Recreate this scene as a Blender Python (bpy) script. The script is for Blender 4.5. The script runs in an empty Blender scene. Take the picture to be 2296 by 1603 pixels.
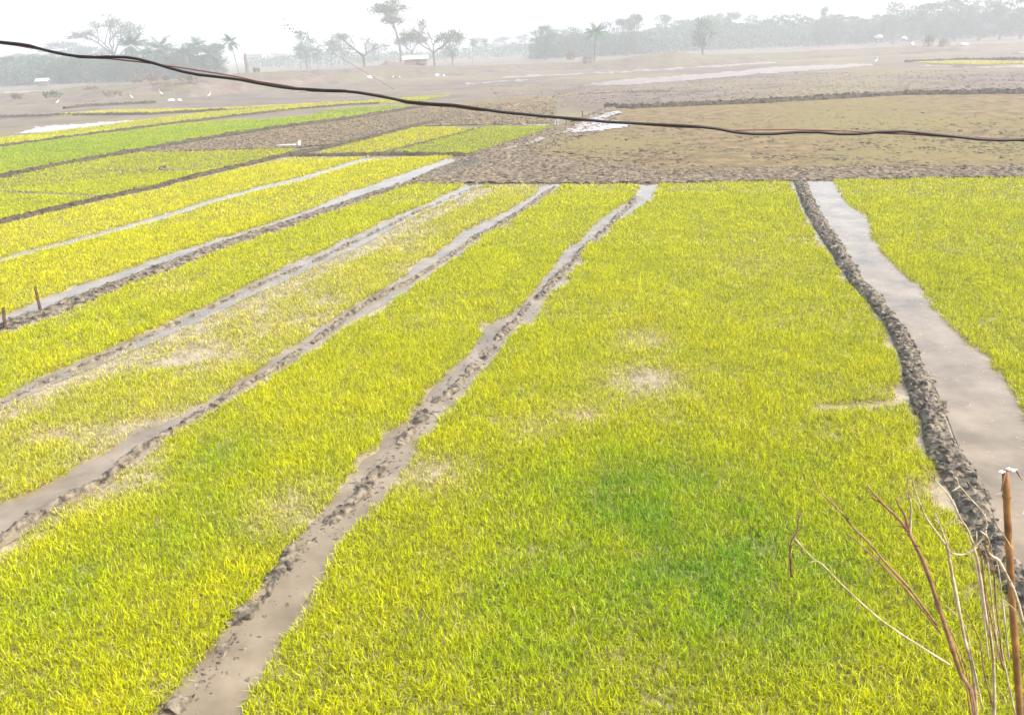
import bpy, math, numpy as np
from mathutils import Matrix, Vector
R = math.radians
S = bpy.context.scene
C = S.collection
rng = np.random.default_rng(7)

# ------------------------------------------------------------------ camera, light, exposure
F = 1802.0; CU, CV = 1148.0, 634.0; CAMH = 5.0          # photo measured on a 2296 px wide copy
PITCH, ROLL = 16.57, -2.58
cam = bpy.data.cameras.new('camera'); camo = bpy.data.objects.new('camera', cam); C.objects.link(camo)
cam.sensor_width = 36; cam.lens = F / 2296 * 36; cam.shift_y = -(801.5 - CV) / 2296
cam.clip_start = 0.05; cam.clip_end = 4000
RM = Matrix.Rotation(R(90 - PITCH), 3, 'X') @ Matrix.Rotation(R(ROLL), 3, 'Z')
camo.matrix_world = Matrix.Translation((0, 0, CAMH)) @ RM.to_4x4()
S.camera = camo
RMn = np.array(RM)

SUN_EL, SUN_AZ = 48.0, 118.0                              # azimuth clockwise from +Y (view direction)
w = bpy.data.worlds.new('World'); S.world = w; w.use_nodes = True
nt = w.node_tree; bg = nt.nodes['Background']
sky = nt.nodes.new('ShaderNodeTexSky'); sky.sky_type = 'NISHITA'; sky.sun_disc = False
sky.sun_elevation = R(SUN_EL); sky.sun_rotation = R(SUN_AZ)
sky.air_density = 1.0; sky.dust_density = 4.0; sky.ozone_density = 1.0
nt.links.new(sky.outputs[0], bg.inputs[0]); bg.inputs[1].default_value = 0.11
sl = bpy.data.lights.new('sun', 'SUN'); sl.energy = 1.5; sl.angle = R(10); sl.color = (1, .965, .92)
so = bpy.data.objects.new('sun', sl); C.objects.link(so)
sd = Vector((math.sin(R(SUN_AZ)) * math.cos(R(SUN_EL)), math.cos(R(SUN_AZ)) * math.cos(R(SUN_EL)), math.sin(R(SUN_EL))))
so.rotation_euler = sd.to_track_quat('Z', 'Y').to_euler(); so.location = (20, -10, 60)
S.view_settings.view_transform = 'Standard'; S.view_settings.look = 'None'
S.view_settings.exposure = 1.85; S.view_settings.gamma = 1.0
S.cycles.use_denoising = True
S.cycles.max_bounces = 6; S.cycles.volume_bounces = 2; S.cycles.diffuse_bounces = 3
S.cycles.glossy_bounces = 2; S.cycles.transmission_bounces = 3

# ------------------------------------------------------------------ mapping helpers
def ray(u, v):
    u = np.asarray(u, float); v = np.asarray(v, float)
    d = np.stack([(u - CU) / F, -(v - CV) / F, -np.ones_like(u)], -1)
    return d @ RMn.T
def G(u, v, z=0.0):
    """point of the level z that the photo shows at (u, v)"""
    d = ray(u, v); t = (z - CAMH) / np.minimum(d[..., 2], -1e-4)
    p = d * t[..., None]; p[..., 2] = z
    return p
def proj(P):
    q = (np.asarray(P, float) - np.array([0, 0, CAMH])) @ RMn
    zz = np.minimum(q[..., 2], -1e-3)
    return CU + F * q[..., 0] / -zz, CV - F * q[..., 1] / -zz
def at(u, v, y):
    """point on the photo ray at ground distance y"""
    d = ray(u, v); t = y / d[..., 1]
    return d * t + np.array([0, 0, CAMH])
def stand(u, y, vtop):
    """foot and height of an upright thing at distance y whose top reaches (u, vtop)"""
    p = at(u, vtop, y); return (p[0], p[1]), p[2]
def resample(pts, n):
    p = np.asarray(pts, float); s = np.r_[0, np.cumsum(np.hypot(*np.diff(p[:, :2], axis=0).T))]
    t = np.linspace(0, s[-1], n); return np.stack([np.interp(t, s, p[:, k]) for k in range(p.shape[1])], -1)

def _h(ix, iy, seed):
    n = (ix.astype(np.int64) * 374761393 + iy.astype(np.int64) * 668265263 + seed * 974634777) & 0x7fffffff
    n = ((n ^ (n >> 13)) * 1274126177) & 0x7fffffff
    return ((n ^ (n >> 16)) & 0xffff) / 65535.0
def noise(x, y, sc, seed=0, octv=3):
    out = 0; a = 1; tot = 0
    for o in range(octv):
        X = x / sc * 2 ** o; Y = y / sc * 2 ** o
        ix = np.floor(X); iy = np.floor(Y); fx = X - ix; fy = Y - iy
        fx = fx * fx * (3 - 2 * fx); fy = fy * fy * (3 - 2 * fy); s = seed + o * 17
        v = (_h(ix, iy, s) * (1 - fx) + _h(ix + 1, iy, s) * fx) * (1 - fy) + (_h(ix, iy + 1, s) * (1 - fx) + _h(ix + 1, iy + 1, s) * fx) * fy
        out = out + a * v; tot += a; a *= .5
    return out / tot
def inpoly(x, y, poly):
    r = np.zeros(x.shape, bool); n = len(poly)
    for i in range(n):
        x0, y0 = poly[i][:2]; x1, y1 = poly[(i + 1) % n][:2]
        if y0 == y1: continue
        r ^= ((y0 > y) != (y1 > y)) & (x < (x1 - x0) * (y - y0) / (y1 - y0) + x0)
    return r
def distline(x, y, pts, closed=False):
    d = np.full(x.shape, 1e9); n = len(pts)
    for i in range(n if closed else n - 1):
        ax, ay = pts[i][:2]; bx, by = pts[(i + 1) % n][:2]
        L = (bx - ax) ** 2 + (by - ay) ** 2 + 1e-9
        t = np.clip(((x - ax) * (bx - ax) + (y - ay) * (by - ay)) / L, 0, 1)
        d = np.minimum(d, np.hypot(x - ax - t * (bx - ax), y - ay - t * (by - ay)))
    return d

# ------------------------------------------------------------------ object helpers
def mesh_np(name, V, Fc, mat, smooth=False, col=None):
    """V (n,3), Fc (m,k) with one k, or a list of such arrays"""
    me = bpy.data.meshes.new(name); V = np.ascontiguousarray(V, dtype=np.float32)
    fl = Fc if isinstance(Fc, list) else [Fc]
    fl = [np.asarray(f, dtype=np.int32) for f in fl if len(f)]
    lt = np.concatenate([np.full(len(f), f.shape[1], np.int32) for f in fl])
    li = np.concatenate([f.ravel() for f in fl])
    me.vertices.add(len(V)); me.vertices.foreach_set('co', V.ravel())
    me.loops.add(len(li)); me.loops.foreach_set('vertex_index', li)
    me.polygons.add(len(lt)); me.polygons.foreach_set('loop_start', np.r_[0, np.cumsum(lt)[:-1]].astype(np.int32))
    me.polygons.foreach_set('use_smooth', np.full(len(lt), smooth))
    me.update(calc_edges=True)
    if col is not None:
        a = me.color_attributes.new('col', 'FLOAT_COLOR', 'POINT')
        a.data.foreach_set('color', np.ascontiguousarray(np.c_[col, np.ones(len(col))], dtype=np.float32).ravel())
    if mat: me.materials.append(mat)
    return me
def link(name, me, parent=None, loc=None):
    o = bpy.data.objects.new(name, me); C.objects.link(o)
    if parent is not None: o.parent = parent
    if loc is not None: o.location = loc
    return o
def tag(o, label=None, cat=None, group=None, kind=None):
    if label: o['label'] = label
    if cat: o['category'] = cat
    if group: o['group'] = group
    if kind: o['kind'] = kind
    return o
def grid_faces(nu, nv):
    i = np.arange(nu * nv).reshape(nv, nu)
    return np.stack([i[:-1, :-1], i[:-1, 1:], i[1:, 1:], i[1:, :-1]], -1).reshape(-1, 4)
class MB:
    """collects tubes, boxes and blobs into one mesh"""
    def __init__(s): s.V = []; s.Q = []; s.T = []; s.n = 0
    def add(s, V, Q=None, T=None):
        V = np.asarray(V, float)
        if Q is not None and len(Q): s.Q.append(np.asarray(Q) + s.n)
        if T is not None and len(T): s.T.append(np.asarray(T) + s.n)
        s.V.append(V); s.n += len(V)
    def tube(s, P, rad, k=6, cap=True):
        P = np.asarray(P, float); n = len(P); rad = np.broadcast_to(np.asarray(rad, float), (n,))
        T = np.gradient(P, axis=0); T /= np.linalg.norm(T, axis=1)[:, None] + 1e-12
        up = np.array([0, 0, 1.]) if abs(T[0][2]) < .9 else np.array([1., 0, 0])
        A = np.cross(T, up); A /= np.linalg.norm(A, axis=1)[:, None] + 1e-12; B = np.cross(T, A)
        a = np.linspace(0, 2 * np.pi, k, endpoint=False)
        V = P[:, None] + rad[:, None, None] * (A[:, None] * np.cos(a)[None, :, None] + B[:, None] * np.sin(a)[None, :, None])
        i = np.arange(n * k).reshape(n, k); j = np.roll(i, -1, 1)
        Q = np.stack([i[:-1], j[:-1], j[1:], i[1:]], -1).reshape(-1, 4)
        V = V.reshape(-1, 3); T3 = []
        if cap:
            V = np.r_[V, P[:1], P[-1:]]; c0 = n * k; c1 = c0 + 1
            T3 = [[c0, j[0][q], i[0][q]] for q in range(k)] + [[c1, i[-1][q], j[-1][q]] for q in range(k)]
        s.add(V, Q, T3)
    def box(s, c, size, rz=0, tilt=None):
        x, y, z = np.array(size) / 2
        V = np.array([[i, j, k] for i in (-x, x) for j in (-y, y) for k in (-z, z)], float)
        ca, sa = math.cos(rz), math.sin(rz); V = np.c_[V[:, 0] * ca - V[:, 1] * sa, V[:, 0] * sa + V[:, 1] * ca, V[:, 2]]
        s.add(V + np.array(c), [[0, 1, 3, 2], [4, 6, 7, 5], [0, 4, 5, 1], [2, 3, 7, 6], [0, 2, 6, 4], [1, 5, 7, 3]])
    def blob(s, c, r, n=8, m=6, seed=0, rough=.15):
        g = np.random.default_rng(seed); th = np.linspace(0, np.pi, m + 1)[1:-1]; ph = np.linspace(0, 2 * np.pi, n, endpoint=False)
        V = np.array([[math.sin(t) * math.cos(p), math.sin(t) * math.sin(p), math.cos(t)] for t in th for p in ph] + [[0, 0, 1], [0, 0, -1]])
        V = V * (1 + rough * g.normal(size=(len(V), 1))) * np.array(r) + np.array(c)
        i = np.arange((m - 1) * n).reshape(m - 1, n); j = np.roll(i, -1, 1)
        Q = np.stack([i[:-1], i[1:], j[1:], j[:-1]], -1).reshape(-1, 4); a = (m - 1) * n
        s.add(V, Q, [[a, i[0][q], j[0][q]] for q in range(n)] + [[a + 1, j[-1][q], i[-1][q]] for q in range(n)])
    def mesh(s, name, mat, smooth=True):
        fl = []
        if s.Q: fl.append(np.concatenate(s.Q))
        if s.T: fl.append(np.concatenate(s.T))
        return mesh_np(name, np.concatenate(s.V), fl, mat, smooth)

# ------------------------------------------------------------------ materials
def mat(name, c1, c2=None, sc=1.0, rough=.8, bump=0, bsc=None, c3=None, sc3=None, attr=False, spec=.3, transl=0, dist=.03, r2=None, pos=(.35, .65)):
    m = bpy.data.materials.new(name); m.use_nodes = True; t = m.node_tree; n = t.nodes; L = t.links.new
    b = n['Principled BSDF']; b.inputs['Roughness'].default_value = rough; b.inputs['Specular IOR Level'].default_value = spec
    tc = n.new('ShaderNodeTexCoord').outputs['Object']
    def nz(scale, det=6, ro=.6):
        x = n.new('ShaderNodeTexNoise'); x.inputs['Scale'].default_value = scale; x.inputs['Detail'].default_value = det
        x.inputs['Roughness'].default_value = ro; L(tc, x.inputs['Vector']); return x.outputs['Fac']
    def ramp(f, a, bb, ca, cb):
        r = n.new('ShaderNodeValToRGB'); r.color_ramp.elements[0].position = a; r.color_ramp.elements[1].position = bb
        r.color_ramp.elements[0].color = (*ca, 1); r.color_ramp.elements[1].color = (*cb, 1); L(f, r.inputs[0]); return r.outputs[0]
    col = None
    if attr:
        a = n.new('ShaderNodeAttribute'); a.attribute_name = 'col'; col = a.outputs['Color']
    elif c2 is not None:
        f = nz(sc); col = ramp(f, pos[0], pos[1], c1, c2)
        if r2 is not None: L(ramp(f, pos[0], pos[1], (rough,) * 3, (r2,) * 3), b.inputs['Roughness'])
    if c3 is not None:
        mx = n.new('ShaderNodeMixRGB'); L(ramp(nz(sc3, 3), .45, .62, (0, 0, 0), (1, 1, 1)), mx.inputs[0])
        L(col, mx.inputs[1]); mx.inputs[2].default_value = (*c3, 1); col = mx.outputs[0]
    if col is not None: L(col, b.inputs['Base Color'])
    else: b.inputs['Base Color'].default_value = (*c1, 1)
    if bump:
        bp = n.new('ShaderNodeBump'); bp.inputs['Strength'].default_value = bump; bp.inputs['Distance'].default_value = dist
        L(nz(bsc or sc * 4), bp.inputs['Height']); L(bp.outputs[0], b.inputs['Normal'])
    if transl:
        tr = n.new('ShaderNodeBsdfTranslucent'); ms = n.new('ShaderNodeMixShader'); ms.inputs[0].default_value = transl
        if col is not None: L(col, tr.inputs[0])
        else: tr.inputs[0].default_value = (*c1, 1)
        L(b.outputs[0], ms.inputs[1]); L(tr.outputs[0], ms.inputs[2]); L(ms.outputs[0], n['Material Output'].inputs[0])
    return m
M_ground = mat('dry_paddy_earth', (.085, .064, .046), (.17, .133, .10), .25, .9, .5, 1.2, c3=(.17, .14, .07), sc3=.05, dist=.08)
M_field = mat('puddled_mud', (.095, .07, .032), (.22, .16, .075), 1.1, .85, .7, 5, c3=(.165, .135, .05), sc3=.07, dist=.05, spec=.1)
M_wet = mat('wet_silt', (.17, .128, .065), (.35, .28, .17), 2.2, .3, .45, 12, spec=.5, dist=.02, r2=.12, pos=(.35, .6))
M_water = mat('silty_water', (.145, .110, .060), (.265, .208, .130), 1.3, .06, .22, 9, spec=.6, dist=.01)
M_shine = mat('shallow_sheet_water', (.30, .26, .22), (.36, .31, .27), .3, .28, .1, 2, spec=.8, dist=.01)
M_silt = mat('pale_silt', (.18, .14, .11), (.30, .25, .21), .6, .5, .3, 3, spec=.4, dist=.02)
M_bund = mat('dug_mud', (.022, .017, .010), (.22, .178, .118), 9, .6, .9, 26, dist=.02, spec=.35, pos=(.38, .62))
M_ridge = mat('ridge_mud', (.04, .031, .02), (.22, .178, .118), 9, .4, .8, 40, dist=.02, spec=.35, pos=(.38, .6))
M_scrub = mat('dry_scrub', (.17, .12, .075), (.27, .20, .12), 2, .9)
M_farbund = mat('dark_mud', (.02, .015, .009), (.10, .078, .045), 5, .8, .6, 20, dist=.03, spec=.15)  # darker brown mud for upper and far bunds and trodden lumps
M_clod = mat('mud_clod', (.022, .016, .008), (.27, .21, .135), 5, .8, .8, 40, dist=.03, spec=.15, pos=(.36, .66))
M_bank = mat('bank_earth', (.085, .062, .047), (.19, .145, .11), .5, .95, .9, 2.5, c3=(.13, .12, .06), sc3=.12, dist=.2)
M_blade = mat('rice_leaf', (.3, .4, .01), attr=True, rough=.6, spec=.08, transl=.35)
M_leaf = mat('tree_leaf', (.045, .095, .035), (.09, .15, .06), .9, .7, transl=.25)
M_leaf2 = mat('dry_tree_leaf', (.085, .095, .045), (.15, .16, .08), .9, .7, transl=.2)
M_bark = mat('bark', (.09, .075, .06), (.17, .145, .12), 3, .9, .5, 12)
M_stem = mat('dry_stem', (.10, .04, .018), (.33, .19, .10), 14, .6, .4, 60, dist=.004)
M_twig = mat('pale_twig', (.26, .19, .10), (.58, .48, .32), 18, .6, .3, 60, dist=.003)
M_bamboo = mat('bamboo', (.10, .038, .010), (.40, .20, .06), 5, .45, .3, 30, dist=.003)
M_stake = mat('weathered_stake', (.05, .025, .014), (.15, .075, .035), 9, .7, .5, 40, dist=.01)
M_cable = mat('black_cable', (.008, .007, .007), rough=.5)
M_cable2 = mat('reddish_strand', (.16, .06, .045), rough=.5)
M_cloth = mat('white_plastic', (.75, .74, .70), (.62, .6, .56), 6, .5, .3, 20)
M_brick = mat('red_brick', (.19, .12, .10), (.28, .18, .15), 2, .9, .4, 8)
M_tin = mat('tin_roof', (.50, .46, .45), (.62, .58, .56), .8, .45, .3, 6)
M_feather = mat('white_feather', (.8, .8, .78), rough=.7)
M_dark = mat('dark_beak', (.08, .06, .03), rough=.6)
M_hide = mat('dark_hide', (.035, .03, .028), (.07, .055, .045), 3, .8)

# ------------------------------------------------------------------ photo outlines (ground lines)
FU = [(835, 352), (785, 366), (684, 397), (581, 421), (479, 449), (342, 491), (205, 529), (68, 563), (0, 582), (-200, 632), (-450, 690)]
BM = [(1058, 254), (990, 271), (922, 285), (785, 320), (701, 337), (649, 347), (547, 371), (444, 395), (342, 422), (239, 443), (137, 467), (34, 491), (0, 499), (-200, 545), (-450, 600)]
WT = [(1021, 352), (950, 378), (785, 435), (690, 474), (602, 504), (504, 535), (364, 577), (280, 608), (168, 647), (84, 678), (14, 706), (-120, 755), (-350, 840)]
BLT = [(1048, 352), (1000, 378), (939, 401), (785, 449), (617, 507), (560, 524), (476, 549), (420, 572), (336, 602), (280, 625), (196, 656), (140, 675), (92, 698), (56, 706), (14, 723), (-120, 775), (-350, 865)]
BLB = [(1100, 366), (1020, 392), (925, 411), (785, 461), (617, 520), (532, 548), (420, 590), (280, 641), (210, 672), (126, 706), (56, 732), (0, 750), (-120, 802), (-350, 892)]
F1T = [(1051, 413), (997, 440), (915, 471), (853, 501), (805, 522), (700, 572), (610, 612), (532, 648), (462, 685), (378, 724), (280, 766), (196, 803), (120, 835), (56, 862), (0, 893), (-150, 960), (-400, 1070)]
F1B = [(1083, 413), (1030, 440), (940, 478), (880, 510), (820, 543), (720, 590), (625, 634), (540, 672), (470, 708), (385, 745), (290, 785), (205, 822), (120, 855), (56, 885), (0, 915), (-150, 985), (-400, 1100)]
F2T = [(1229, 413), (1190, 440), (1110, 487), (1040, 515), (1000, 550), (945, 590), (900, 625), (800, 680), (690, 755), (590, 820), (505, 875), (420, 925), (376, 948), (295, 975), (242, 1010), (188, 1042), (134, 1068), (81, 1095), (0, 1125), (-150, 1200), (-350, 1300)]
F2B = [(1262, 413), (1225, 440), (1150, 490), (1080, 530), (1040, 562), (980, 606), (925, 645), (850, 687), (740, 756), (640, 826), (588, 858), (490, 914), (397, 970), (349, 1004), (269, 1060), (223, 1095), (129, 1145), (67, 1184), (0, 1226), (-150, 1310), (-350, 1440)]
F3L = [(1440, 413), (1420, 442), (1386, 466), (1345, 490), (1326, 513), (1300, 542), (1265, 558), (1246, 593), (1219, 620), (1200, 650), (1168, 684), (1139, 706), (1096, 727), (1069, 768), (1047, 795), (1004, 832), (977, 862), (951, 891), (928, 935), (883, 961), (856, 975), (851, 1010), (816, 1026), (802, 1058), (770, 1090), (745, 1120), (700, 1165), (660, 1215), (628, 1254), (560, 1340), (480, 1440), (380, 1560), (300, 1660), (200, 1850)]
F3R = [(1475, 412), (1455, 449), (1395, 488), (1370, 510), (1359, 529), (1327, 545), (1308, 558), (1300, 593), (1273, 609), (1265, 631), (1219, 671), (1214, 692), (1176, 727), (1139, 760), (1117, 795), (1082, 827), (1058, 862), (1039, 894), (980, 927), (974, 967), (931, 988), (928, 1026), (894, 1064), (869, 1112), (829, 1139), (802, 1179), (781, 1198), (748, 1227), (735, 1262), (690, 1330), (640, 1420), (580, 1520), (520, 1640), (450, 1850)]
RL = [(1780, 405), (1805, 471), (1830, 518), (1868, 572), (1900, 625), (1947, 676), (1982, 720), (2004, 767), (2019, 811), (2032, 864), (2041, 896), (2066, 937), (2069, 978), (2080, 1018), (2098, 1047), (2123, 1085), (2147, 1131), (2158, 1166), (2176, 1200), (2206, 1246), (2260, 1330), (2330, 1440), (2420, 1580), (2550, 1800)]
RR = [(1808, 404), (1827, 455), (1856, 499), (1900, 569), (1941, 635), (1978, 666), (2007, 713), (2032, 739), (2054, 776), (2076, 833), (2095, 864), (2111, 896), (2133, 959), (2158, 1015), (2190, 1072), (2214, 1101), (2226, 1150), (2257, 1219), (2290, 1262), (2350, 1350), (2440, 1480), (2540, 1620), (2680, 1800)]
CR = [(1865, 404), (1887, 443), (1906, 462), (1941, 484), (1950, 499), (1950, 531), (1969, 556), (1997, 584), (2032, 619), (2070, 657), (2085, 685), (2126, 726), (2158, 754), (2186, 789), (2221, 814), (2240, 842), (2262, 871), (2280, 900), (2300, 945), (2340, 1010), (2400, 1100), (2500, 1250), (2700, 1500), (2900, 1800)]
def sh(L, du=0, dv=0): return [(a + du, b + dv) for a, b in L]
def gp(L, z=0.0): return [tuple(p[:2]) for p in G([a for a, b in L], [b for a, b in L], z)]

# ------------------------------------------------------------------ the ground and its sheets
def sheet(name, outline, z, m, kind='structure', jit=0.0):
    """flat sheet with an outline in ground metres"""
    import bmesh
    bm = bmesh.new(); vs = [bm.verts.new((x, y, z)) for x, y in outline]; f = bm.faces.new(vs)
    bmesh.ops.triangulate(bm, faces=[f]); me = bpy.data.meshes.new(name); bm.to_mesh(me); bm.free()
    for p in me.polygons:
        if p.normal.z < 0: p.flip()
    me.materials.append(m); o = link(name, me); tag(o, kind=kind); return o
GR = mesh_np('ground', np.array([[-900, -60, -.06], [900, -60, -.06], [900, 900, -.06], [-900, 900, -.06]]), np.array([[0, 1, 2, 3]]), M_ground)
tag(link('ground', GR), kind='structure')

flood = [(1052, 351), (1021, 349), (835, 349), (660, 351)] + BM[5:] + [(-900, 700)]
fl_pts = gp(flood) + [(-30, 2.0), (30, 2.0)] + gp([(3300, 388), (2296, 398), (1790, 405), (925, 411)])
sheet('wet_mud', fl_pts, -.025, M_wet)
# water standing in channels and furrows
def ribbon_sheet(name, A, B, z, m, n=160, wob=.0, kind='structure'):
    a = resample(gp(A), n); b = resample(gp(B), n)
    if wob:
        for e, s in ((a, 3), (b, 5)):
            e[:, 0] += wob * (noise(e[:, 0], e[:, 1], .5, s) - .5) * 2
    V = np.concatenate([np.c_[a, np.full(n, z)], np.c_[b, np.full(n, z)]])
    i = np.arange(n - 1); return tag(link(name, mesh_np(name, V, np.stack([i, i + 1, i + n + 1, i + n], -1), m)), kind=kind)
ribbon_sheet('channel_water', RR, sh(CR, 14), -.014, M_water, wob=.02)
ribbon_sheet('ditch_water', sh(WT, 0, -3), sh(BLT, 0, 4), -.014, M_water, wob=.02)
ribbon_sheet('furrow_water', sh(F3L, -3), sh(F3R, 3), -.017, M_water, wob=.05)
ribbon_sheet('furrow_water', sh(F2T, -4, -2), sh(F2B, 0, 0), -.017, M_water, wob=.06)
ribbon_sheet('furrow_water', sh(F1T, 0, -1), sh(F1B, 0, 2), -.017, M_water, wob=.06)
ribbon_sheet('furrow_water', sh(FU, 0, -3), sh(FU, 2, 6), -.017, M_water, wob=.04)
def jag(L):
    p = resample(L + [L[0]], 220)[:-1]; n_ = noise(p[:, 0], p[:, 1] * 12, 14, 9, 3) - .5; m_ = noise(p[:, 0], p[:, 1] * 12, 22, 19, 3) - .5
    return gp(list(zip(p[:, 0] + 26 * m_, p[:, 1] + 5.5 * n_)))
sheet('pond_water', jag([(34, 299), (85, 284), (239, 273), (300, 270), (290, 273), (239, 281), (103, 297)]), -.03, M_shine)
sheet('puddle', jag([(1262, 300), (1300, 278), (1320, 262), (1386, 250), (1398, 252), (1350, 268), (1424, 281), (1380, 290), (1320, 297)]), .038, M_shine)
sheet('puddle', jag([(1100, 345), (1180, 318), (1262, 296), (1300, 292), (1240, 306), (1160, 332)]), .030, M_wet)
sheet('puddle', jag([(1085, 279), (1100, 271), (1180, 269), (1250, 268), (1250, 279)]), -.03, M_wet)
sheet('pond_water', jag([(1277, 193), (1400, 178), (1600, 164), (1738, 150), (1950, 142), (1960, 147), (1850, 155), (1738, 163), (1524, 181), (1416, 189)]), -.03, M_silt)
sheet('pond_water', jag([(1121, 172), (1390, 160), (1738, 139), (1738, 141.5), (1390, 163), (1121, 175)]), -.03, M_silt)
sheet('pond_water', jag([(8, 207), (100, 202), (103, 205), (8, 210)]), -.03, M_silt)
sheet('pond_water', jag([(640, 208), (700, 203), (790, 199), (700, 206)]), -.03, M_silt)
sheet('pond_water', jag([(1050, 186), (1200, 176), (1200, 178), (1050, 189)]), -.03, M_silt)
sheet('pond_water', jag([(2250, 119), (2300, 116), (2450, 110), (2450, 112), (2300, 119)]), -.03, M_silt)
sheet('pond_water', jag([(2050, 146), (2200, 150), (2450, 141), (2450, 145), (2200, 153)]), -.03, M_silt)

g = np.random.default_rng(44); n_ = 420; aa = resample(gp(RR), 400); bb = resample(gp(sh(CR, 14)), 400); ii = g.integers(0, 400, n_); ss = np.where(g.uniform(0, 1, n_) < .5, g.uniform(0, 1, n_), 1 - g.uniform(0, .25, n_) ** 1.0)[:, None]
pp = aa[ii] * (1 - ss) + bb[ii] * ss; an = g.uniform(0, 6.28, n_); ll = g.uniform(.01, .05, n_); dd = np.c_[np.cos(an), np.sin(an)]; nn_ = np.c_[-dd[:, 1], dd[:, 0]] * .004
Vs = np.stack([np.c_[pp + dd * ll[:, None] + nn_, np.full(n_, -.010)], np.c_[pp + dd * ll[:, None] - nn_, np.full(n_, -.010)], np.c_[pp - dd * ll[:, None] - nn_, np.full(n_, -.010)], np.c_[pp - dd * ll[:, None] + nn_, np.full(n_, -.010)]], 1)
tag(link('floating_straw', mesh_np('floating_straw', Vs.reshape(-1, 3), np.arange(n_ * 4).reshape(-1, 4), M_twig)), 'bits of straw floating on the muddy channel', 'straw', kind='stuff')

# relief of the puddled field: a screen-even grid laid on the ground
def interp(line, u): 
    p = np.array(sorted(line)); return np.interp(u, p[:, 0], p[:, 1])
def patch(name, front, back, u0, u1, nu, nv, m, hfun, z0=0.0, pw=1.0):
    u = np.linspace(u0, u1, nu); t = np.linspace(0, 1, nv) ** pw
    vf = interp(front, u); vb = interp(back, u)
    U = np.repeat(u[None], nv, 0); Vv = vf[None] + (vb - vf)[None] * t[:, None]
    P = G(U, Vv); P[..., 2] = z0 + hfun(P[..., 0], P[..., 1], U, Vv)
    return tag(link(name, mesh_np(name, P.reshape(-1, 3), grid_faces(nu, nv), m, True)), kind='structure')
def hf(x, y, U, V):
    edge = np.clip((V - interp([(900, 300), (1100, 300), (1300, 330), (1500, 362), (2800, 352)], U)) / 40, 0, 1)
    diag = np.clip(1 - np.abs((V - 272) - (1290 - U) * .36) / 34, 0, 1) * (U < 1330)
    e = np.maximum(edge, diag)
    h = .015 * (noise(x, y, .5, 3) - .5) + e * .09 * (noise(x, y, .28, 9, 4) - .35)
    pits = np.clip(noise(x, y, .45, 21, 2) - .66, 0, 1) * -.35 * (1 - e)
    return h + pits
patch('mud_field', [(900, 411.5), (925, 411), (1480, 411), (1790, 404), (2296, 397), (2900, 388)],
      [(900, 410), (925, 405), (1050, 348), (1150, 318), (1245, 284), (1290, 266), (1368, 244), (1511, 240), (1716, 232), (2024, 214), (2296, 211), (2900, 185)],
      905, 2800, 900, 240, M_field, hf)
def he(x, y, U, V): return hf(x, y, U, V) + .012 + .10 * (noise(x, y, .16, 91, 3) - .45)
patch('churned_mud', [(900, 411.5), (925, 411), (1480, 411), (1790, 404), (2296, 397), (2900, 388)],
      [(900, 410), (925, 406), (1050, 350), (1150, 336), (1300, 362), (1500, 383), (1800, 378), (2100, 380), (2296, 374), (2900, 366)], 915, 2800, 900, 60, M_clod, he)
def hp(x, y, U, V): return .10 * (noise(x, y, .4, 31, 4) - .4)
patch('ploughed_field', [(310, 343), (444, 337), (667, 331), (785, 318), (922, 283), (1080, 279), (1245, 276)],
      [(310, 341), (444, 317), (581, 295), (785, 268), (963, 240), (1200, 215), (1245, 222)], 312, 1245, 420, 90, M_field, hp, -.02)

# ------------------------------------------------------------------ banks of earth
def clods(n, px, py, size, seed, zf=0.0, flat=.6, sharp=.35):
    """many lumpy clods as one vertex/face array"""
    g = np.random.default_rng(seed)
    t = (1 + 5 ** .5) / 2
    ico = np.array([[-1, t, 0], [1, t, 0], [-1, -t, 0], [1, -t, 0], [0, -1, t], [0, 1, t], [0, -1, -t], [0, 1, -t], [t, 0, -1], [t, 0, 1], [-t, 0, -1], [-t, 0, 1]]) / 1.9
    fc = np.array([[0, 11, 5], [0, 5, 1], [0, 1, 7], [0, 7, 10], [0, 10, 11], [1, 5, 9], [5, 11, 4], [11, 10, 2], [10, 7, 6], [7, 1, 8], [3, 9, 4], [3, 4, 2], [3, 2, 6], [3, 6, 8], [3, 8, 9], [4, 9, 5], [2, 4, 11], [6, 2, 10], [8, 6, 7], [9, 8, 1]])
    V = ico[None] * (1 + sharp * g.normal(size=(n, 12, 1)))
    a = g.uniform(0, 6.28, n); st = g.uniform(.7, 1.6, n)
    X = V[..., 0] * st[:, None]; Y = V[..., 1]; Z = V[..., 2] * flat
    X, Y = X * np.cos(a)[:, None] - Y * np.sin(a)[:, None], X * np.sin(a)[:, None] + Y * np.cos(a)[:, None]
    V = np.stack([X, Y, Z], -1) * np.asarray(size).reshape(-1, 1, 1) + np.stack([px, py, np.broadcast_to(zf, (n,))], -1)[:, None]
    return V.reshape(-1, 3), (fc[None] + (np.arange(n) * 12)[:, None, None]).reshape(-1, 3)
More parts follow.
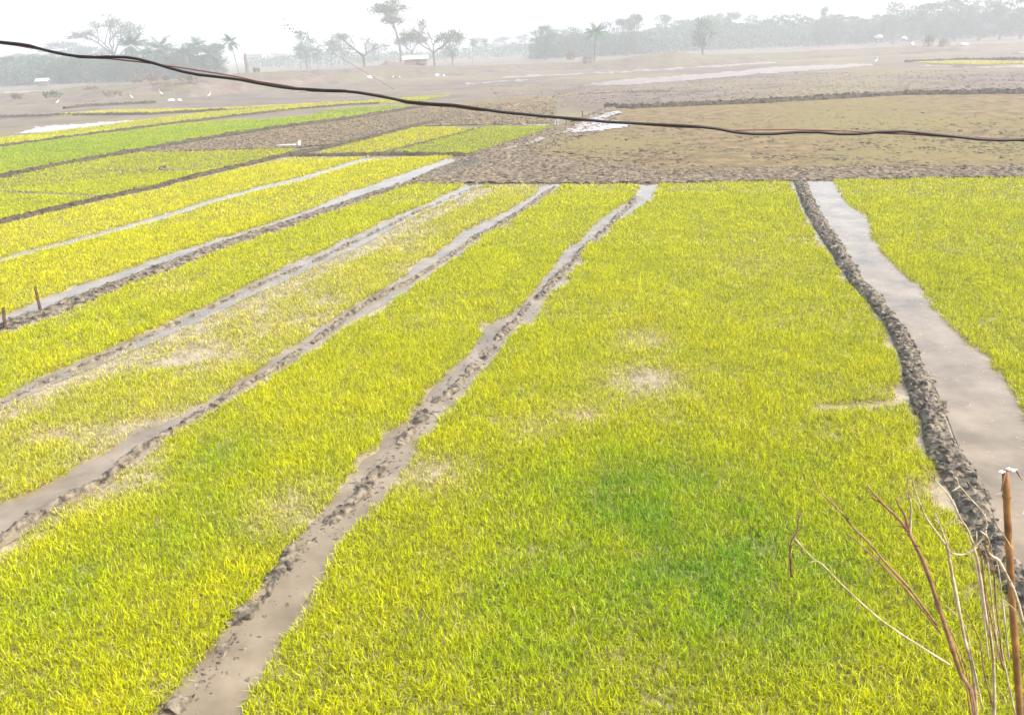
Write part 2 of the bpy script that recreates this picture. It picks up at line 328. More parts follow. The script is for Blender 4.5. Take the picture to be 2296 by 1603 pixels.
def bund(A, B, h, label, n=600, k=13, clod=(.02, .05), dens=90, wob=.05, m=None, brk=0.0, name='earth_bund', group=None, z0=-.03, seed=1):
    """raised ridge of dug mud between two edge lines given in ground metres"""
    a = resample(A, n); b = resample(B, n)
    s = np.linspace(0, 1, k); P = a[None] * (1 - s[:, None, None]) + b[None] * s[:, None, None]
    x, y = P[..., 0], P[..., 1]; wd = np.hypot(*(b - a).T)
    ed = (noise(x[0], y[0], .45, seed) - .5) * wob * 2; ed2 = (noise(x[-1], y[-1], .45, seed + 5) - .5) * wob * 2
    nrm = (b - a) / (wd[:, None] + 1e-9)
    x = x + nrm[None, :, 0] * (ed[None] * (1 - s[:, None]) + ed2[None] * s[:, None]); y = y + nrm[None, :, 1] * (ed[None] * (1 - s[:, None]) + ed2[None] * s[:, None])
    prof = np.sin(np.pi * s) ** .6
    hh = h * (.55 + .9 * noise(x, y, .35, seed + 9, 3) * 1.0) + h * 1.0 * (noise(x, y, .085, seed + 3, 3) - .5)
    if brk: hh = hh * np.clip((noise(x, y, .22, seed + 40, 3) - brk) * 6, -.3, 1)
    z = z0 + prof[:, None] * hh
    V = np.stack([x, y, z], -1).reshape(-1, 3); Q = grid_faces(n, k)
    L = np.hypot(*np.diff(a, axis=0).T).sum(); nc = int(L * dens * .45 * min(1, wd.mean() * 2.2)); g = np.random.default_rng(seed)
    i = g.integers(0, n, nc); si = g.uniform(.04, .96, nc); j = np.clip((si * (k - 1)).round().astype(int), 0, k - 1)
    px = x[j, i] + g.normal(0, .02, nc); py = y[j, i] + g.normal(0, .02, nc); pz = z[j, i] - clod[0] * .5
    keep = pz > z0 + h * .12; px, py, pz = px[keep], py[keep], pz[keep]
    CV_, CT = clods(len(px), px, py, clod[0] * .6 + (clod[1] * 1.25 - clod[0] * .6) * g.uniform(0, 1, len(px)) ** 2.2, seed, pz, g.uniform(.4, .75))
    me = mesh_np(name, np.r_[V, CV_], [Q, CT + len(V)], m or M_bund)
    o = link(name, me); tag(o, label, 'earth bund', group); return o
def wline(L, wm):
    """centre line in photo points -> two edges wm metres apart"""
    p = resample(gp(L), 80); t = np.gradient(p, axis=0); t /= np.hypot(*t.T)[:, None]; nn = np.c_[-t[:, 1], t[:, 0]] * wm / 2
    return p + nn, p - nn
GB = 'mud ridges between the seedbeds'
bund(gp(RL), gp(RR), .13, 'thick dark clod bund running beside the muddy water channel', 1700, 21, (.014, .04), 300, seed=11, group=GB)
bund(gp(BLT), gp(BLB), .12, 'long dark mud bund with the two wooden stakes at its near end', 1100, 13, (.02, .05), 170, seed=21, group=GB)
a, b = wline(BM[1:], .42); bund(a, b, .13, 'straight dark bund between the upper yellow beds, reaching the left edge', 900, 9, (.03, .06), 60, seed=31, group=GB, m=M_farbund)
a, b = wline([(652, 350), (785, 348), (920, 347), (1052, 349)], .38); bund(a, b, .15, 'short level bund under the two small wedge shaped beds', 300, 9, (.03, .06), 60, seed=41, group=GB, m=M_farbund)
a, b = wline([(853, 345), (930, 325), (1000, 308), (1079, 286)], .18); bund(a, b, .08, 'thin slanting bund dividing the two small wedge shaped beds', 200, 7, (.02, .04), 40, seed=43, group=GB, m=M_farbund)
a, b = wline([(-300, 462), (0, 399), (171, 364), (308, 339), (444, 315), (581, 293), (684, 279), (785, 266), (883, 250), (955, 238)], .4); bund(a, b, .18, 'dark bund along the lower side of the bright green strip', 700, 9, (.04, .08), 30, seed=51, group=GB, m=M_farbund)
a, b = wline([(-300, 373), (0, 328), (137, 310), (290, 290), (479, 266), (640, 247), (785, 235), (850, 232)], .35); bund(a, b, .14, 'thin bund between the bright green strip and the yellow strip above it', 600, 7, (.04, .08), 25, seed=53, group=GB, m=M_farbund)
a, b = wline([(-200, 420), (0, 430), (120, 436), (239, 441)], .3); bund(a, b, .07, 'low grassy ridge crossing the left upper yellow bed', 240, 7, (.02, .05), 40, seed=57, group=GB, brk=.3)
a, b = wline([(212, 384), (330, 383), (461, 381)], .2); bund(a, b, .07, 'faint ridge across the upper yellow bed with a dark clod on it', 200, 7, (.02, .05), 20, seed=59, group=GB, brk=.3)
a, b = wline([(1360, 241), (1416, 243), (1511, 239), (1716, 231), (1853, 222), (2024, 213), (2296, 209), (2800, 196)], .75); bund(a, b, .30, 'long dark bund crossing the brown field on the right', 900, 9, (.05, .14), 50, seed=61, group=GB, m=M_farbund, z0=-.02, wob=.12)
a, b = wline([(1378, 240), (1350, 250), (1322, 262), (1290, 274)], .9); bund(a, b, .12, 'muddy ridge beside the bright puddle at the field corner', 200, 9, (.05, .1), 50, seed=63, group=GB, z0=-.02, wob=.12, m=M_clod)
a, b = wline([(1121, 246), (1190, 225), (1290, 212), (1400, 206), (1500, 205)], .5); bund(a, b, .14, 'faint curved ridge in the brown field above the puddle', 300, 7, (.05, .1), 20, seed=65, group=GB, m=M_clod)
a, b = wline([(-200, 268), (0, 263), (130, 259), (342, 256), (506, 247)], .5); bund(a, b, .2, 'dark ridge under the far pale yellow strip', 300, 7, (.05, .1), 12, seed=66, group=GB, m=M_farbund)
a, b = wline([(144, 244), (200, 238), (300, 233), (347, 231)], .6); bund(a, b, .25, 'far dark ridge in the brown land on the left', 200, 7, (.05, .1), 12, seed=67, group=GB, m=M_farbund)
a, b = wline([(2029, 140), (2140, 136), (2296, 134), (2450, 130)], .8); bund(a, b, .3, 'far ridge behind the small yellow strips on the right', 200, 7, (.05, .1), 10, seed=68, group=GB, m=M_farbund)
# low broken ridges inside the furrows
R3 = [(1430, 440), (1370, 500), (1318, 548), (1280, 590), (1238, 631), (1216, 658), (1176, 695), (1157, 719), (1120, 754), (1096, 789), (1063, 816), (1034, 846), (1012, 878), (969, 905), (942, 937), (918, 965), (896, 991), (870, 1030), (829, 1069), (802, 1117), (748, 1155), (711, 1195), (668, 1233), (633, 1265), (560, 1360), (470, 1480), (380, 1600)]
R2 = [(1245, 418), (1160, 478), (1060, 535), (1000, 580), (905, 637), (850, 662), (800, 692), (740, 737), (690, 772), (640, 807), (588, 842), (532, 870), (490, 898), (456, 923), (397, 953), (349, 985), (309, 1006), (269, 1043), (223, 1080), (188, 1100), (129, 1127), (67, 1165), (0, 1208), (-100, 1265)]
R1 = [(1065, 420), (930, 476), (830, 525), (750, 562), (700, 587), (610, 624), (532, 658), (462, 693), (420, 711), (378, 733), (336, 751), (280, 776), (238, 796), (196, 813), (120, 846), (56, 874), (0, 906), (-100, 950)]
a, b = wline(R3, .18); bund(a, b, .07, 'broken mud ridge with footprints in the winding wet furrow', 900, 9, (.015, .04), 120, seed=71, group=GB, brk=.42, m=M_bund, wob=.07)
a, b = wline(R2, .13); bund(a, b, .075, 'thin dark ridge in the furrow reaching the lower left corner', 900, 9, (.015, .035), 90, seed=73, group=GB, brk=.26, m=M_bund, wob=.05)
a, b = wline(R1, .11); bund(a, b, .06, 'thin broken ridge in the furrow below the staked bund', 800, 7, (.015, .035), 60, seed=75, group=GB, brk=.36, m=M_bund, wob=.05)

# clods strewn over the puddled field
def strew(name, n, front, back, u0, u1, size, seed, label, wfun=None, m=None, z=0.0, flat=.45):
    g = np.random.default_rng(seed); u = g.uniform(u0, u1, n); f = interp(front, u); bb = interp(back, u)
    v = bb + (f - bb) * g.uniform(0, 1, n)
    if wfun is not None:
        k = g.uniform(0, 1, n) < wfun(u, v); u, v = u[k], v[k]
    P = G(u, v); V, T = clods(len(u), P[:, 0], P[:, 1], g.uniform(*size, len(u)), seed, z, flat)
    return tag(link(name, mesh_np(name, V, T, m or M_clod)), label, 'mud clods', kind='stuff')
FR = [(925, 411), (1480, 411), (1790, 404), (2296, 397), (2900, 388)]
def w1(u, v):
    e = np.clip((v - interp([(900, 300), (1100, 310), (1300, 345), (1500, 372), (2800, 366)], u)) / 25, 0, 1)
    P = G(u, v); return e * (.4 + .6 * (noise(P[:, 0], P[:, 1], 1.2, 5) > .45))
strew('mud_clods', 17000, FR, [(925, 405), (1050, 349), (1160, 315), (1300, 330), (1500, 360), (2800, 352)], 925, 2700, (.04, .13), 5, 'churned mud clods along the edge of the brown field', w1, M_clod)
def w2(u, v):
    d = np.abs((v - 275) - (1300 - u) * .33); P = G(u, v)
    return np.clip(1 - d / 42, 0, 1) * (.5 + .5 * (noise(P[:, 0], P[:, 1], 1.0, 15) > .5))
strew('mud_clods', 11000, [(925, 411), (1100, 411), (1330, 330), (1380, 290)], [(925, 405), (1050, 350), (1245, 284), (1310, 262), (1380, 245)], 930, 1380, (.04, .14), 6, 'dark clods strewn along the diagonal muddy corner strip', w2, M_clod)
def w3(u, v):
    P = G(u, v); a_ = noise(P[:, 0], P[:, 1], 3.0, 25, 2); return np.clip((v - 225) / 150, .04, 1) * np.clip((a_ - .35) * 3, .05, 1)
strew('footprint_clods', 22000, [(1000, 400), (1500, 392), (2800, 380)], [(1000, 380), (1245, 300), (1400, 262), (1716, 234), (2296, 212), (2800, 200)], 1050, 2700, (.035, .10), 8, 'scattered lumps and trodden marks over the brown field', w3, M_farbund, -.012, .3)
strew('plough_clods', 6000, [(310, 343), (444, 337), (667, 331), (785, 316), (922, 281), (1245, 276)], [(310, 341), (444, 319), (581, 297), (785, 270), (963, 242), (1245, 225)], 330, 1245, (.05, .13), 9, 'rough clods of the ploughed wedge between green beds', None, M_clod)
strew('far_clods', 4000, [(1100, 245), (1400, 236), (1716, 226), (2296, 205), (2700, 195)], [(1100, 190), (1400, 190), (1716, 165), (2296, 155), (2700, 150)], 1100, 2600, (.06, .16), 10, 'scattered lumps on the far brown field', None, M_ground, -.06, .4)

def along(name, L, n, spread, size, seed, label):
    g = np.random.default_rng(seed); P = resample(gp(L), 1500)[g.integers(0, 1500, n)] + g.normal(0, spread, (n, 2))
    V, T = clods(n, P[:, 0], P[:, 1], g.uniform(*size, n), seed, -.022, .5)
    tag(link(name, mesh_np(name, V, T, M_ridge)), label, 'mud clods', kind='stuff')
along('furrow_clods', R3, 2600, .13, (.008, .03), 81, 'small mud crumbs in the winding wet furrow')
along('furrow_clods', R2, 1800, .09, (.008, .025), 82, 'small mud crumbs in the furrow to the lower left corner')
along('furrow_clods', R1, 1800, .09, (.008, .025), 83, 'small mud crumbs in the furrow below the staked bund')

def bank(name, rows, label, seed, back=14, nz=24, amp=.35, m=None):
    """rows: (u, v of the foot, v of the crest)"""
    r = resample(rows, 260); fp = G(r[:, 0], r[:, 1]); dirn = fp[:, :2] / np.hypot(*fp[:, :2].T)[:, None]
    d0 = np.hypot(*fp[:, :2].T); V = []
    for s in np.linspace(0, 1, nz):
        dd = d0 + back * s * 2; P = np.c_[dirn * dd[:, None], np.zeros(len(r))]
        c = np.c_[dirn * (d0 + back)[:, None], np.zeros(len(r))]
        # crest height so that it shows at the crest row
        d = ray(r[:, 0], r[:, 2]); t = c[:, 1] / d[:, 1]; hc = np.clip(CAMH + d[:, 2] * t, .15, 4)
        P[:, 2] = -.08 + hc * math.sin(math.pi * s) ** .8 + (amp * (noise(P[:, 0], P[:, 1], 2.2, seed, 4) - .5) * math.sin(math.pi * s) ** .5)
        V.append(P)
    me = mesh_np(name, np.concatenate(V), grid_faces(len(r), nz), m or M_bank, True)
    return tag(link(name, me), label, 'earth bank')
bank('earth_bank', [(-250, 246, 222), (0, 236, 211), (110, 232, 206), (188, 230, 194), (309, 225, 186), (430, 218, 176), (537, 207, 165), (640, 198, 160), (780, 186, 154), (860, 178, 146), (930, 174, 146), (1010, 170, 150), (1121, 165, 146), (1180, 160, 150)],
     'brown scrubby bank of dug earth in front of the left trees', 3, 14, amp=.5)
bank('earth_bank', [(1121, 160, 146), (1266, 157, 141), (1390, 155, 134), (1438, 153, 123), (1513, 150, 115), (1580, 146, 124), (1738, 136, 118), (1948, 126, 108), (2015, 123, 103), (2150, 118, 100), (2296, 110, 95), (2500, 98, 82)],
     'long brown earth bank in front of the right hand trees', 4, 12, amp=.45)
bank('earth_mound', [(848, 164, 150), (870, 163, 133), (900, 162, 140), (935, 161, 140), (955, 160, 148)], 'low brown earth mound below the small hut', 5, 5, amp=.3)

# ------------------------------------------------------------------ rice seedlings
YEL = np.array([.70, .65, .001]); YG = np.array([.485, .545, .0]); GRN = np.array([.22, .42, .0]); STRAW = np.array([.62, .52, .26])
BINS = [(0, 7, 7800, 1.0), (7, 10, 7200, 1.0), (10, 14, 5400, 1.0), (14, 20, 3400, 1.1), (20, 27, 2000, 1.2), (27, 40, 1000, 1.3), (40, 70, 360, 1.4), (70, 300, 120, 1.7)]
GREENB = [(1450, 1140, 1.5, .9), (1580, 1240, 1.6, .9), (1320, 1230, 1.2, .65), (1750, 1180, 1.2, .5), (500, 1020, .8, .5), (450, 1170, .9, .5), (1200, 1380, 1.2, .5), (1650, 1330, 1.2, .7), (1800, 1050, .6, .35), (150, 1330, .8, .4)]
SPARSE = [(1440, 760, .5, .8), (1450, 850, .65, .95), (1300, 930, .35, .7), (960, 1060, .45, .8), (250, 1090, .55, .8), (700, 630, 1.2, .35), (640, 1140, .5, .7), (1700, 590, 1.2, .3), (1870, 545, .5, .6), (1190, 960, .35, .45), (2110, 1100, .28, .9), (390, 640, .8, .45), (120, 700, .7, .45)]
GBw = [(*G(a_, b_)[:2], r_, s_) for a_, b_, r_, s_ in GREENB]; SPw = [(*G(a_, b_)[:2], r_, s_) for a_, b_, r_, s_ in SPARSE]
def seedlings(poly, label, green=.1, sparse=.25, yellow=.5, seed=0, length=.108, gaps=(), edge=.13, straw=.05, dmul=1.0):
    g = np.random.default_rng(seed); W = np.array(gp(poly)); X, Y = [], []
    x0, y0 = W.min(0); x1, y1 = W.max(0); parts = []
    for (d0, d1, rho, _) in BINS:
        ya, yb = max(y0, d0 * .5), min(y1, d1)
        if yb <= ya: continue
        xa, xb = max(x0, -.78 * yb - 4), min(x1, .78 * yb + 4)
        if xb <= xa: continue
        N = int((yb - ya) * (xb - xa) * rho * dmul / 3.2)     # seedlings of a few blades each
        N = min(N, 900000)
        x = g.uniform(xa, xb, N); y = g.uniform(ya, yb, N); d = np.hypot(x, y)
        k = (d >= d0) & (d < d1); x, y = x[k], y[k]
        k = inpoly(x, y, W); x, y = x[k], y[k]
        u, v = proj(np.c_[x, y, np.zeros(len(x))]); k = (u > np.where(y < 16, -650, -300)) & (u < np.where(y < 16, 2950, 2600)) & (v < 1900); x, y = x[k], y[k]
        if len(x): parts.append((x, y))
    x = np.concatenate([p[0] for p in parts]); y = np.concatenate([p[1] for p in parts])
    de = distline(x, y, W, True)
    n1 = noise(x, y, 1.3, seed + 100, 4); n2 = noise(x, y, .35, seed + 200, 3)
    sp = np.clip((n1 - (1 - sparse)) * 3.5 + .0, 0, 1) + np.clip(sparse - .5, 0, 1) * .5
    for (cx, cy, r_, s_) in SPw: sp = np.maximum(sp, s_ * np.exp(-((x - cx) ** 2 + (y - cy) ** 2) / r_ ** 2) * (.5 + n2))
    for line, wd_, st_ in gaps: sp = np.maximum(sp, st_ * np.clip(1.4 - distline(x, y, gp(line)) / wd_, 0, 1))
    n3 = noise(x, y, .22, seed + 500, 2)
    keep = (1 - .85 * np.clip(sp, 0, 1)) * np.clip((de - (n2 - .5) * .5 - (n1 - .5) * .3) / edge + .35, 0, 1) * np.clip(.62 + 1.2 * n3, 0, 1)
    k = g.uniform(0, 1, len(x)) < keep; x, y, sp, n1, n2 = x[k], y[k], sp[k], n1[k], n2[k]
    gr = green * (.4 + 1.2 * noise(x, y, 2.2, seed + 300, 3))
    for (cx, cy, r_, s_) in GBw: gr = np.maximum(gr, s_ * np.exp(-((x - cx) ** 2 + (y - cy) ** 2) / r_ ** 2) * (.35 + 1.1 * n2))
    nb = 3; x = np.repeat(x, nb); y = np.repeat(y, nb); sp = np.repeat(sp, nb); gr = np.repeat(gr, nb)
    cv = np.repeat(noise(x[::nb], y[::nb], .5, seed + 400, 2), nb); N = len(x)
    d = np.hypot(x, y); wd = np.maximum(.0030, d * .00023) * g.uniform(.7, 1.35, N)
    L = length * g.uniform(.45, 1.3, N) * (1 - .35 * np.clip(sp, 0, 1)) * (.7 + .6 * cv)
    a = g.uniform(0, 2 * np.pi, N); lean = np.abs(g.normal(0, .32, N)) + .06; lx, ly = np.cos(a), np.sin(a)
    fa = a + np.pi / 2 + g.normal(0, .6, N); wx, wy = np.cos(fa) * wd, np.sin(fa) * wd
    x = x + g.normal(0, .010, N); y = y + g.normal(0, .010, N)
    near = d < 22
    def pt(t, cur): s_ = np.sin(lean * (1 + cur * t)); return x + lx * L * t * s_, y + ly * L * t * s_, L * t * np.cos(lean * (1 + cur * t)) - .03
    mx, my, mz = pt(.55, .8); tx, ty, tz = pt(1.0, 1.5); z0 = np.full(N, -.03)
    V = np.stack([np.stack([x - wx * .6, y - wy * .6, z0], -1), np.stack([x + wx * .6, y + wy * .6, z0], -1),
                  np.stack([mx + wx, my + wy, mz], -1), np.stack([mx - wx, my - wy, mz], -1), np.stack([tx, ty, tz], -1)], 1)
    i = np.arange(N)[:, None] * 5
    Q = (i + np.array([0, 1, 2, 3])); T = (i + np.array([3, 2, 4]))
    t1 = np.clip(yellow + .6 * (cv - .5) + g.normal(0, .16, N), 0, 1)[:, None]; t2 = np.clip(gr + g.normal(0, .12, N) * (.4 + gr), 0, 1)[:, None]
    t3 = (np.clip(np.clip(sp, 0, 1) * .75 + .0, 0, 1) * g.uniform(.3, 1, N) + (g.uniform(0, 1, N) < straw) * .7)[:, None]; t3 = np.clip(t3, 0, .85)
    c = YG * (1 - t1) + YEL * t1; c = c * (1 - t2) + GRN * t2; c = c * (1 - t3) + STRAW * t3
    c = c * g.uniform(.38, 1.32, (N, 1)) * (.92 + .12 * cv[:, None]); cc = np.repeat(c[:, None], 5, 1); cc[:, :2] = cc[:, :2] * .42; cc[:, 4] = np.clip(cc[:, 4] * 1.12, 0, .9)  # blade feet darkened in colour for the shade between seedlings
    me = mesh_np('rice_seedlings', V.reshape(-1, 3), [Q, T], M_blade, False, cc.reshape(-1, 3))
    return tag(link('rice_seedlings', me), label, 'rice seedlings', kind='stuff'), N
tot = 0
def sd_(*a_, **k_):
    global tot
    o, n_ = seedlings(*a_, **k_); tot += n_
FT = [(1083, 413), (1229, 413)]
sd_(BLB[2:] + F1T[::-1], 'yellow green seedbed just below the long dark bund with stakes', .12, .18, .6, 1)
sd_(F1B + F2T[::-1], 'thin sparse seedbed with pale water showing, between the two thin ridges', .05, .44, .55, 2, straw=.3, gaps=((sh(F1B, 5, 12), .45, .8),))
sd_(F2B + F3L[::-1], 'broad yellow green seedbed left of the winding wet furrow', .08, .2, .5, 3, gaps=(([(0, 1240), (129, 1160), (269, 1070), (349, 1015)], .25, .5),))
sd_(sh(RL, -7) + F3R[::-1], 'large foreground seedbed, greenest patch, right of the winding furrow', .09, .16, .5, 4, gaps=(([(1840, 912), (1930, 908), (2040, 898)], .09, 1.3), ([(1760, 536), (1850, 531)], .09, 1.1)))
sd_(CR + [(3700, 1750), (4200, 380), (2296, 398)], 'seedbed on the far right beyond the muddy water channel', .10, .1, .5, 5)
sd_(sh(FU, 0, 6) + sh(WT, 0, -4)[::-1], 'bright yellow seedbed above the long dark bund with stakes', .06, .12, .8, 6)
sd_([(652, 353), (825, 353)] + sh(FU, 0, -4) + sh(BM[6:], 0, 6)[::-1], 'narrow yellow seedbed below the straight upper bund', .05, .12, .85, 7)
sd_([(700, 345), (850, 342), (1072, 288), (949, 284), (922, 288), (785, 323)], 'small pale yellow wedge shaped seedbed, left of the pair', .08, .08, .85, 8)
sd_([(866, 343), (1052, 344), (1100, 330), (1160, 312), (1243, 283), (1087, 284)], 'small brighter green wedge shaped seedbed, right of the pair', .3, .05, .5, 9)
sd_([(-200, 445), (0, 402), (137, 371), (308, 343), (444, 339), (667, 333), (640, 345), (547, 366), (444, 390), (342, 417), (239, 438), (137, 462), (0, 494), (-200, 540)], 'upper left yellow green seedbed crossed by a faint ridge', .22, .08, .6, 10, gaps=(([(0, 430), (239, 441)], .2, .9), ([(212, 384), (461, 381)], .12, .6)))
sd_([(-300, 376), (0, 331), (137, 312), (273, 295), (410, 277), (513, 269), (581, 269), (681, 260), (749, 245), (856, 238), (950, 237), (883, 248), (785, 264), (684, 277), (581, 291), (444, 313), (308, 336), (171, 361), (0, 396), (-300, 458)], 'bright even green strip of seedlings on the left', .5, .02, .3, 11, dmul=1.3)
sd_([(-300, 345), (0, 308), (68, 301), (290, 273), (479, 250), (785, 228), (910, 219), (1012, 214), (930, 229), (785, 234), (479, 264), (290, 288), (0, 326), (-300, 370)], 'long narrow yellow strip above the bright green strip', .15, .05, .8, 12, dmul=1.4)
sd_([(113, 261), (137, 255), (273, 246), (479, 243), (650, 234), (785, 226), (650, 238), (506, 245), (342, 254)], 'farthest pale yellow strip on the left below the bank', .05, .05, .95, 13, straw=.3, dmul=1.5)  # straw share dulls the blades, haze put into their colour
sd_([(2029, 139), (2090, 135), (2150, 134), (2230, 137), (2296, 138), (2450, 131), (2450, 134), (2296, 143), (2200, 145), (2110, 143)], 'far pale yellow strip near the bank on the right', .05, .0, .95, 14, straw=.7, dmul=2.0)  # strong straw share: haze painted into this far strip's colour
print('blades', tot)

# ------------------------------------------------------------------ trees
def leafquads(C_, s, g, flat=0.0):
    n = len(C_); a = g.normal(size=(n, 3)); a /= np.linalg.norm(a, axis=1)[:, None]; b_ = g.normal(size=(n, 3)); b_ -= a * (a * b_).sum(1)[:, None]; b_ /= np.linalg.norm(b_, axis=1)[:, None]
    s = np.asarray(s).reshape(-1, 1) * g.uniform(.5, 1.4, (n, 1)); V = np.stack([C_ + a * s, C_ + b_ * s * .55, C_ - a * s, C_ - b_ * s * .55], 1)
    return V.reshape(-1, 3), np.arange(n * 4).reshape(-1, 4)
def limb(mb, p, q, r0, r1, g, wig=.06, n=6):
    p, q = np.array(p, float), np.array(q, float); L = np.linalg.norm(q - p); t = np.linspace(0, 1, n)[:, None]
    P = p + (q - p) * t; P[1:-1] += g.normal(0, wig * L, (n - 2, 3)) * .5; P[:, 2] += (np.sin(t[:, 0] * np.pi) * L * .06)
    mb.tube(P, np.linspace(r0, r1, n), 5, False); return P
def tree_dense(seed, tall=.5, dens=1.0, lobes=16, airy=0.0, low=.12):
    """unit height tree: many leaf clumps on lobes, uneven outline"""
    g = np.random.default_rng(seed); mb = MB(); th = .30
    limb(mb, (0, 0, -.01), (g.normal(0, .02), 0, th + .2), .028, .018, g, .03)
    pts = []
    for k in range(lobes):
        a = g.uniform(0, 6.28); hz = g.uniform(low, .93); rr = tall * .5 * math.sqrt(max(.12, 1 - ((hz - .52) / .50) ** 2)) * g.uniform(.35, .95)
        c = np.array([rr * math.cos(a), rr * math.sin(a), hz]); limb(mb, (0, 0, th * g.uniform(.6, 1.3)), c, .010, .003, g, .1)
        R_ = g.uniform(.05, .15); n = int(150 * dens * (R_ / .12) ** 2); v = g.normal(size=(n, 3)); v /= np.linalg.norm(v, axis=1)[:, None]
        pts.append(c + v * R_ * g.uniform(.35, 1.08, (n, 1)) * np.array([1.15, 1.15, .8]))
    P = np.concatenate(pts); P = P[noise(P[:, 0] * 9 + P[:, 2] * 5, P[:, 2] * 9 - P[:, 1] * 6, 1.0, seed, 2) > .28 + airy]
    P[:, 2] = P[:, 2] - np.quantile(P[:, 2], .985) + 1.0
    V, Q = leafquads(P, .020, g); return mb.mesh('trunk', M_bark), mesh_np('crown', V, Q, M_leaf)
def tree_umbrella(seed, fork=.35, spread=.5, levels=4, leafn=26, leafs=.011, low=0, bare=False, clump=.03):
    """unit height open crowned tree with visible limbs"""
    g = np.random.default_rng(seed); mb = MB(); tips = []
    def grow(p, d, L, r, lv):
        q = p + d * L; limb(mb, p, q, r, r * .65, g, .05, 5)
        if lv == 0: tips.append(q); return
        for _ in range(g.integers(2, 4)):
            nd = d + g.normal(0, .42, 3) * np.array([1.2, 1.2, .5]) + np.array([q[0], q[1], 0]) * .5; nd[2] = abs(nd[2]) * (.75 if lv > 1 else .45) + .05; nd /= np.linalg.norm(nd)
            grow(q, nd, L * g.uniform(.6, .85), r * .62, lv - 1)
        if g.uniform() < .5: tips.append(q)
    limb(mb, (0, 0, -.01), (.01, 0, fork), .022, .018, g, .02)
    nl = 5
    for k in range(nl):
        a = k * 6.283 / nl + g.uniform(-.4, .4); e = g.uniform(.7, 1.6)
        d = np.array([math.cos(a) * spread, math.sin(a) * spread, .45 * e]); d /= np.linalg.norm(d)
        grow(np.array([.01, 0, fork * g.uniform(.8, 1)]), d, .2, .012, levels - 1)
    T = np.array(tips); k = 1.0 / T[:, 2].max()
    P = (T[:, None] + g.normal(0, clump, (len(T), leafn, 3)) * np.array([1.3, 1.3, .6])).reshape(-1, 3)
    V, Q = leafquads(P, leafs, g); tr = mb.mesh('trunk', M_bark); cr = mesh_np('crown', V, Q, M_leaf2)
    for me in (tr, cr):
        n = len(me.vertices); co = np.empty(n * 3, np.float32); me.vertices.foreach_get('co', co); co = co.reshape(-1, 3)
        co[:, 2] *= k; me.vertices.foreach_set('co', co.ravel())
    return tr, cr
def tree_slender(seed):
    g = np.random.default_rng(seed); mb = MB(); P = np.array([(0, 0, -.01), (.01, 0, .2), (.0, 0, .4), (-.03, 0, .62), (-.06, 0, .8)]); mb.tube(P, [.013, .011, .009, .007, .004], 6, False)
    pts = []
    for k in range(16):
        h0 = g.uniform(.55, .8); a = g.uniform(0, 6.28); c = np.array([-.05 + .17 * math.cos(a) * g.uniform(.2, 1), .15 * math.sin(a), g.uniform(.66, .97)])
        limb(mb, (-.03 - .05 * (h0 - .55), 0, h0), c, .004, .0015, g, .08)
        n = 130; v = g.normal(size=(n, 3)); pts.append(c + v * .03)
    V, Q = leafquads(np.concatenate(pts), .011, g); return mb.mesh('trunk', M_bark), mesh_np('crown', V, Q, M_leaf2)
def palm(seed, fl=.24, nf=24, lean=.05, tr=.014):
    g = np.random.default_rng(seed); mb = MB(); t = np.linspace(0, 1, 10)
    top = np.array([lean, 0, 1 - fl * .75]); P = np.c_[lean * t ** 1.8, 0 * t, -.01 + (top[2] + .01) * t]; mb.tube(P, tr * (1.15 - .4 * t), 7)
    V, T = [], []; n0 = 0
    for k in range(nf):
        a = k * 2.4 + g.uniform(-.2, .2); e = g.uniform(-.7, 1.45); L = fl * g.uniform(.8, 1.1); s = np.linspace(0, 1, 13)
        el = e - s * g.uniform(.5, 1.1); dr = np.cumsum(np.cos(el)) * L / 13; dz = np.cumsum(np.sin(el)) * L / 13
        ax = np.stack([top[0] + dr * math.cos(a), dr * math.sin(a), top[2] + dz], -1); sx = np.array([-math.sin(a), math.cos(a), 0])
        for i in range(1, 13):
            wl = L * .34 * math.sin(math.pi * min(1, .15 + .8 * s[i])) + .01
            for sg in (-1, 1):
                b0 = ax[i]; b1 = ax[i] + (ax[i] - ax[i - 1]) * .9; tp = ax[i] + sg * sx * wl * .85 + (ax[i] - ax[i - 1]) * 1.4 + np.array([0, 0, -wl * g.uniform(.25, .6)])
                V += [b0, b1, tp]; T.append([n0, n0 + 1, n0 + 2]); n0 += 3
        mb2 = None
    return mb.mesh('trunk', M_bark), mesh_np('fronds', np.array(V), np.array(T), M_leaf)
def bare_curved(seed):
    g = np.random.default_rng(seed); mb = MB()
    mb.tube(resample([(0, 0, -.02), (.02, 0, .3), (.0, 0, .5), (-.18, 0, .68), (-.42, .05, .92)], 14), np.linspace(.035, .01, 14), 6, False)
    pts = []
    for s_, e in (((0, 0, .5), (.35, .1, .78)), ((0, 0, .5), (.18, -.2, .95)), ((-.1, 0, .6), (-.35, -.1, .55)), ((-.18, 0, .68), (-.62, .1, .7)), ((-.2, 0, .7), (-.3, .2, 1.0)), ((.2, .05, .65), (.6, .0, .72)), ((-.42, .05, .92), (-.5, 0, 1.05))):
        P = limb(mb, s_, e, .014, .004, g, .08)
        for q in range(5):
            c = P[-1 - q % 3] + g.normal(0, .07, 3); limb(mb, P[-1 - q % 3], c + np.array([0, 0, .05]), .004, .002, g, .1); pts.append(c + g.normal(0, .04, (14, 3)))
    V, Q = leafquads(np.concatenate(pts), .018, g); return mb.mesh('trunk', M_bark), mesh_np('crown', V, Q, M_leaf2)
PROT = {}
PROT['dense'] = [tree_dense(100 + i, .8, 1.3, 36, 0, .06) for i in range(4)]
PROT['tallish'] = [tree_dense(120 + i, .5, 1.2, 30, .04, .08) for i in range(3)]
PROT['airy'] = [tree_dense(130 + i, .55, .8, 20, .1, .25) for i in range(3)]
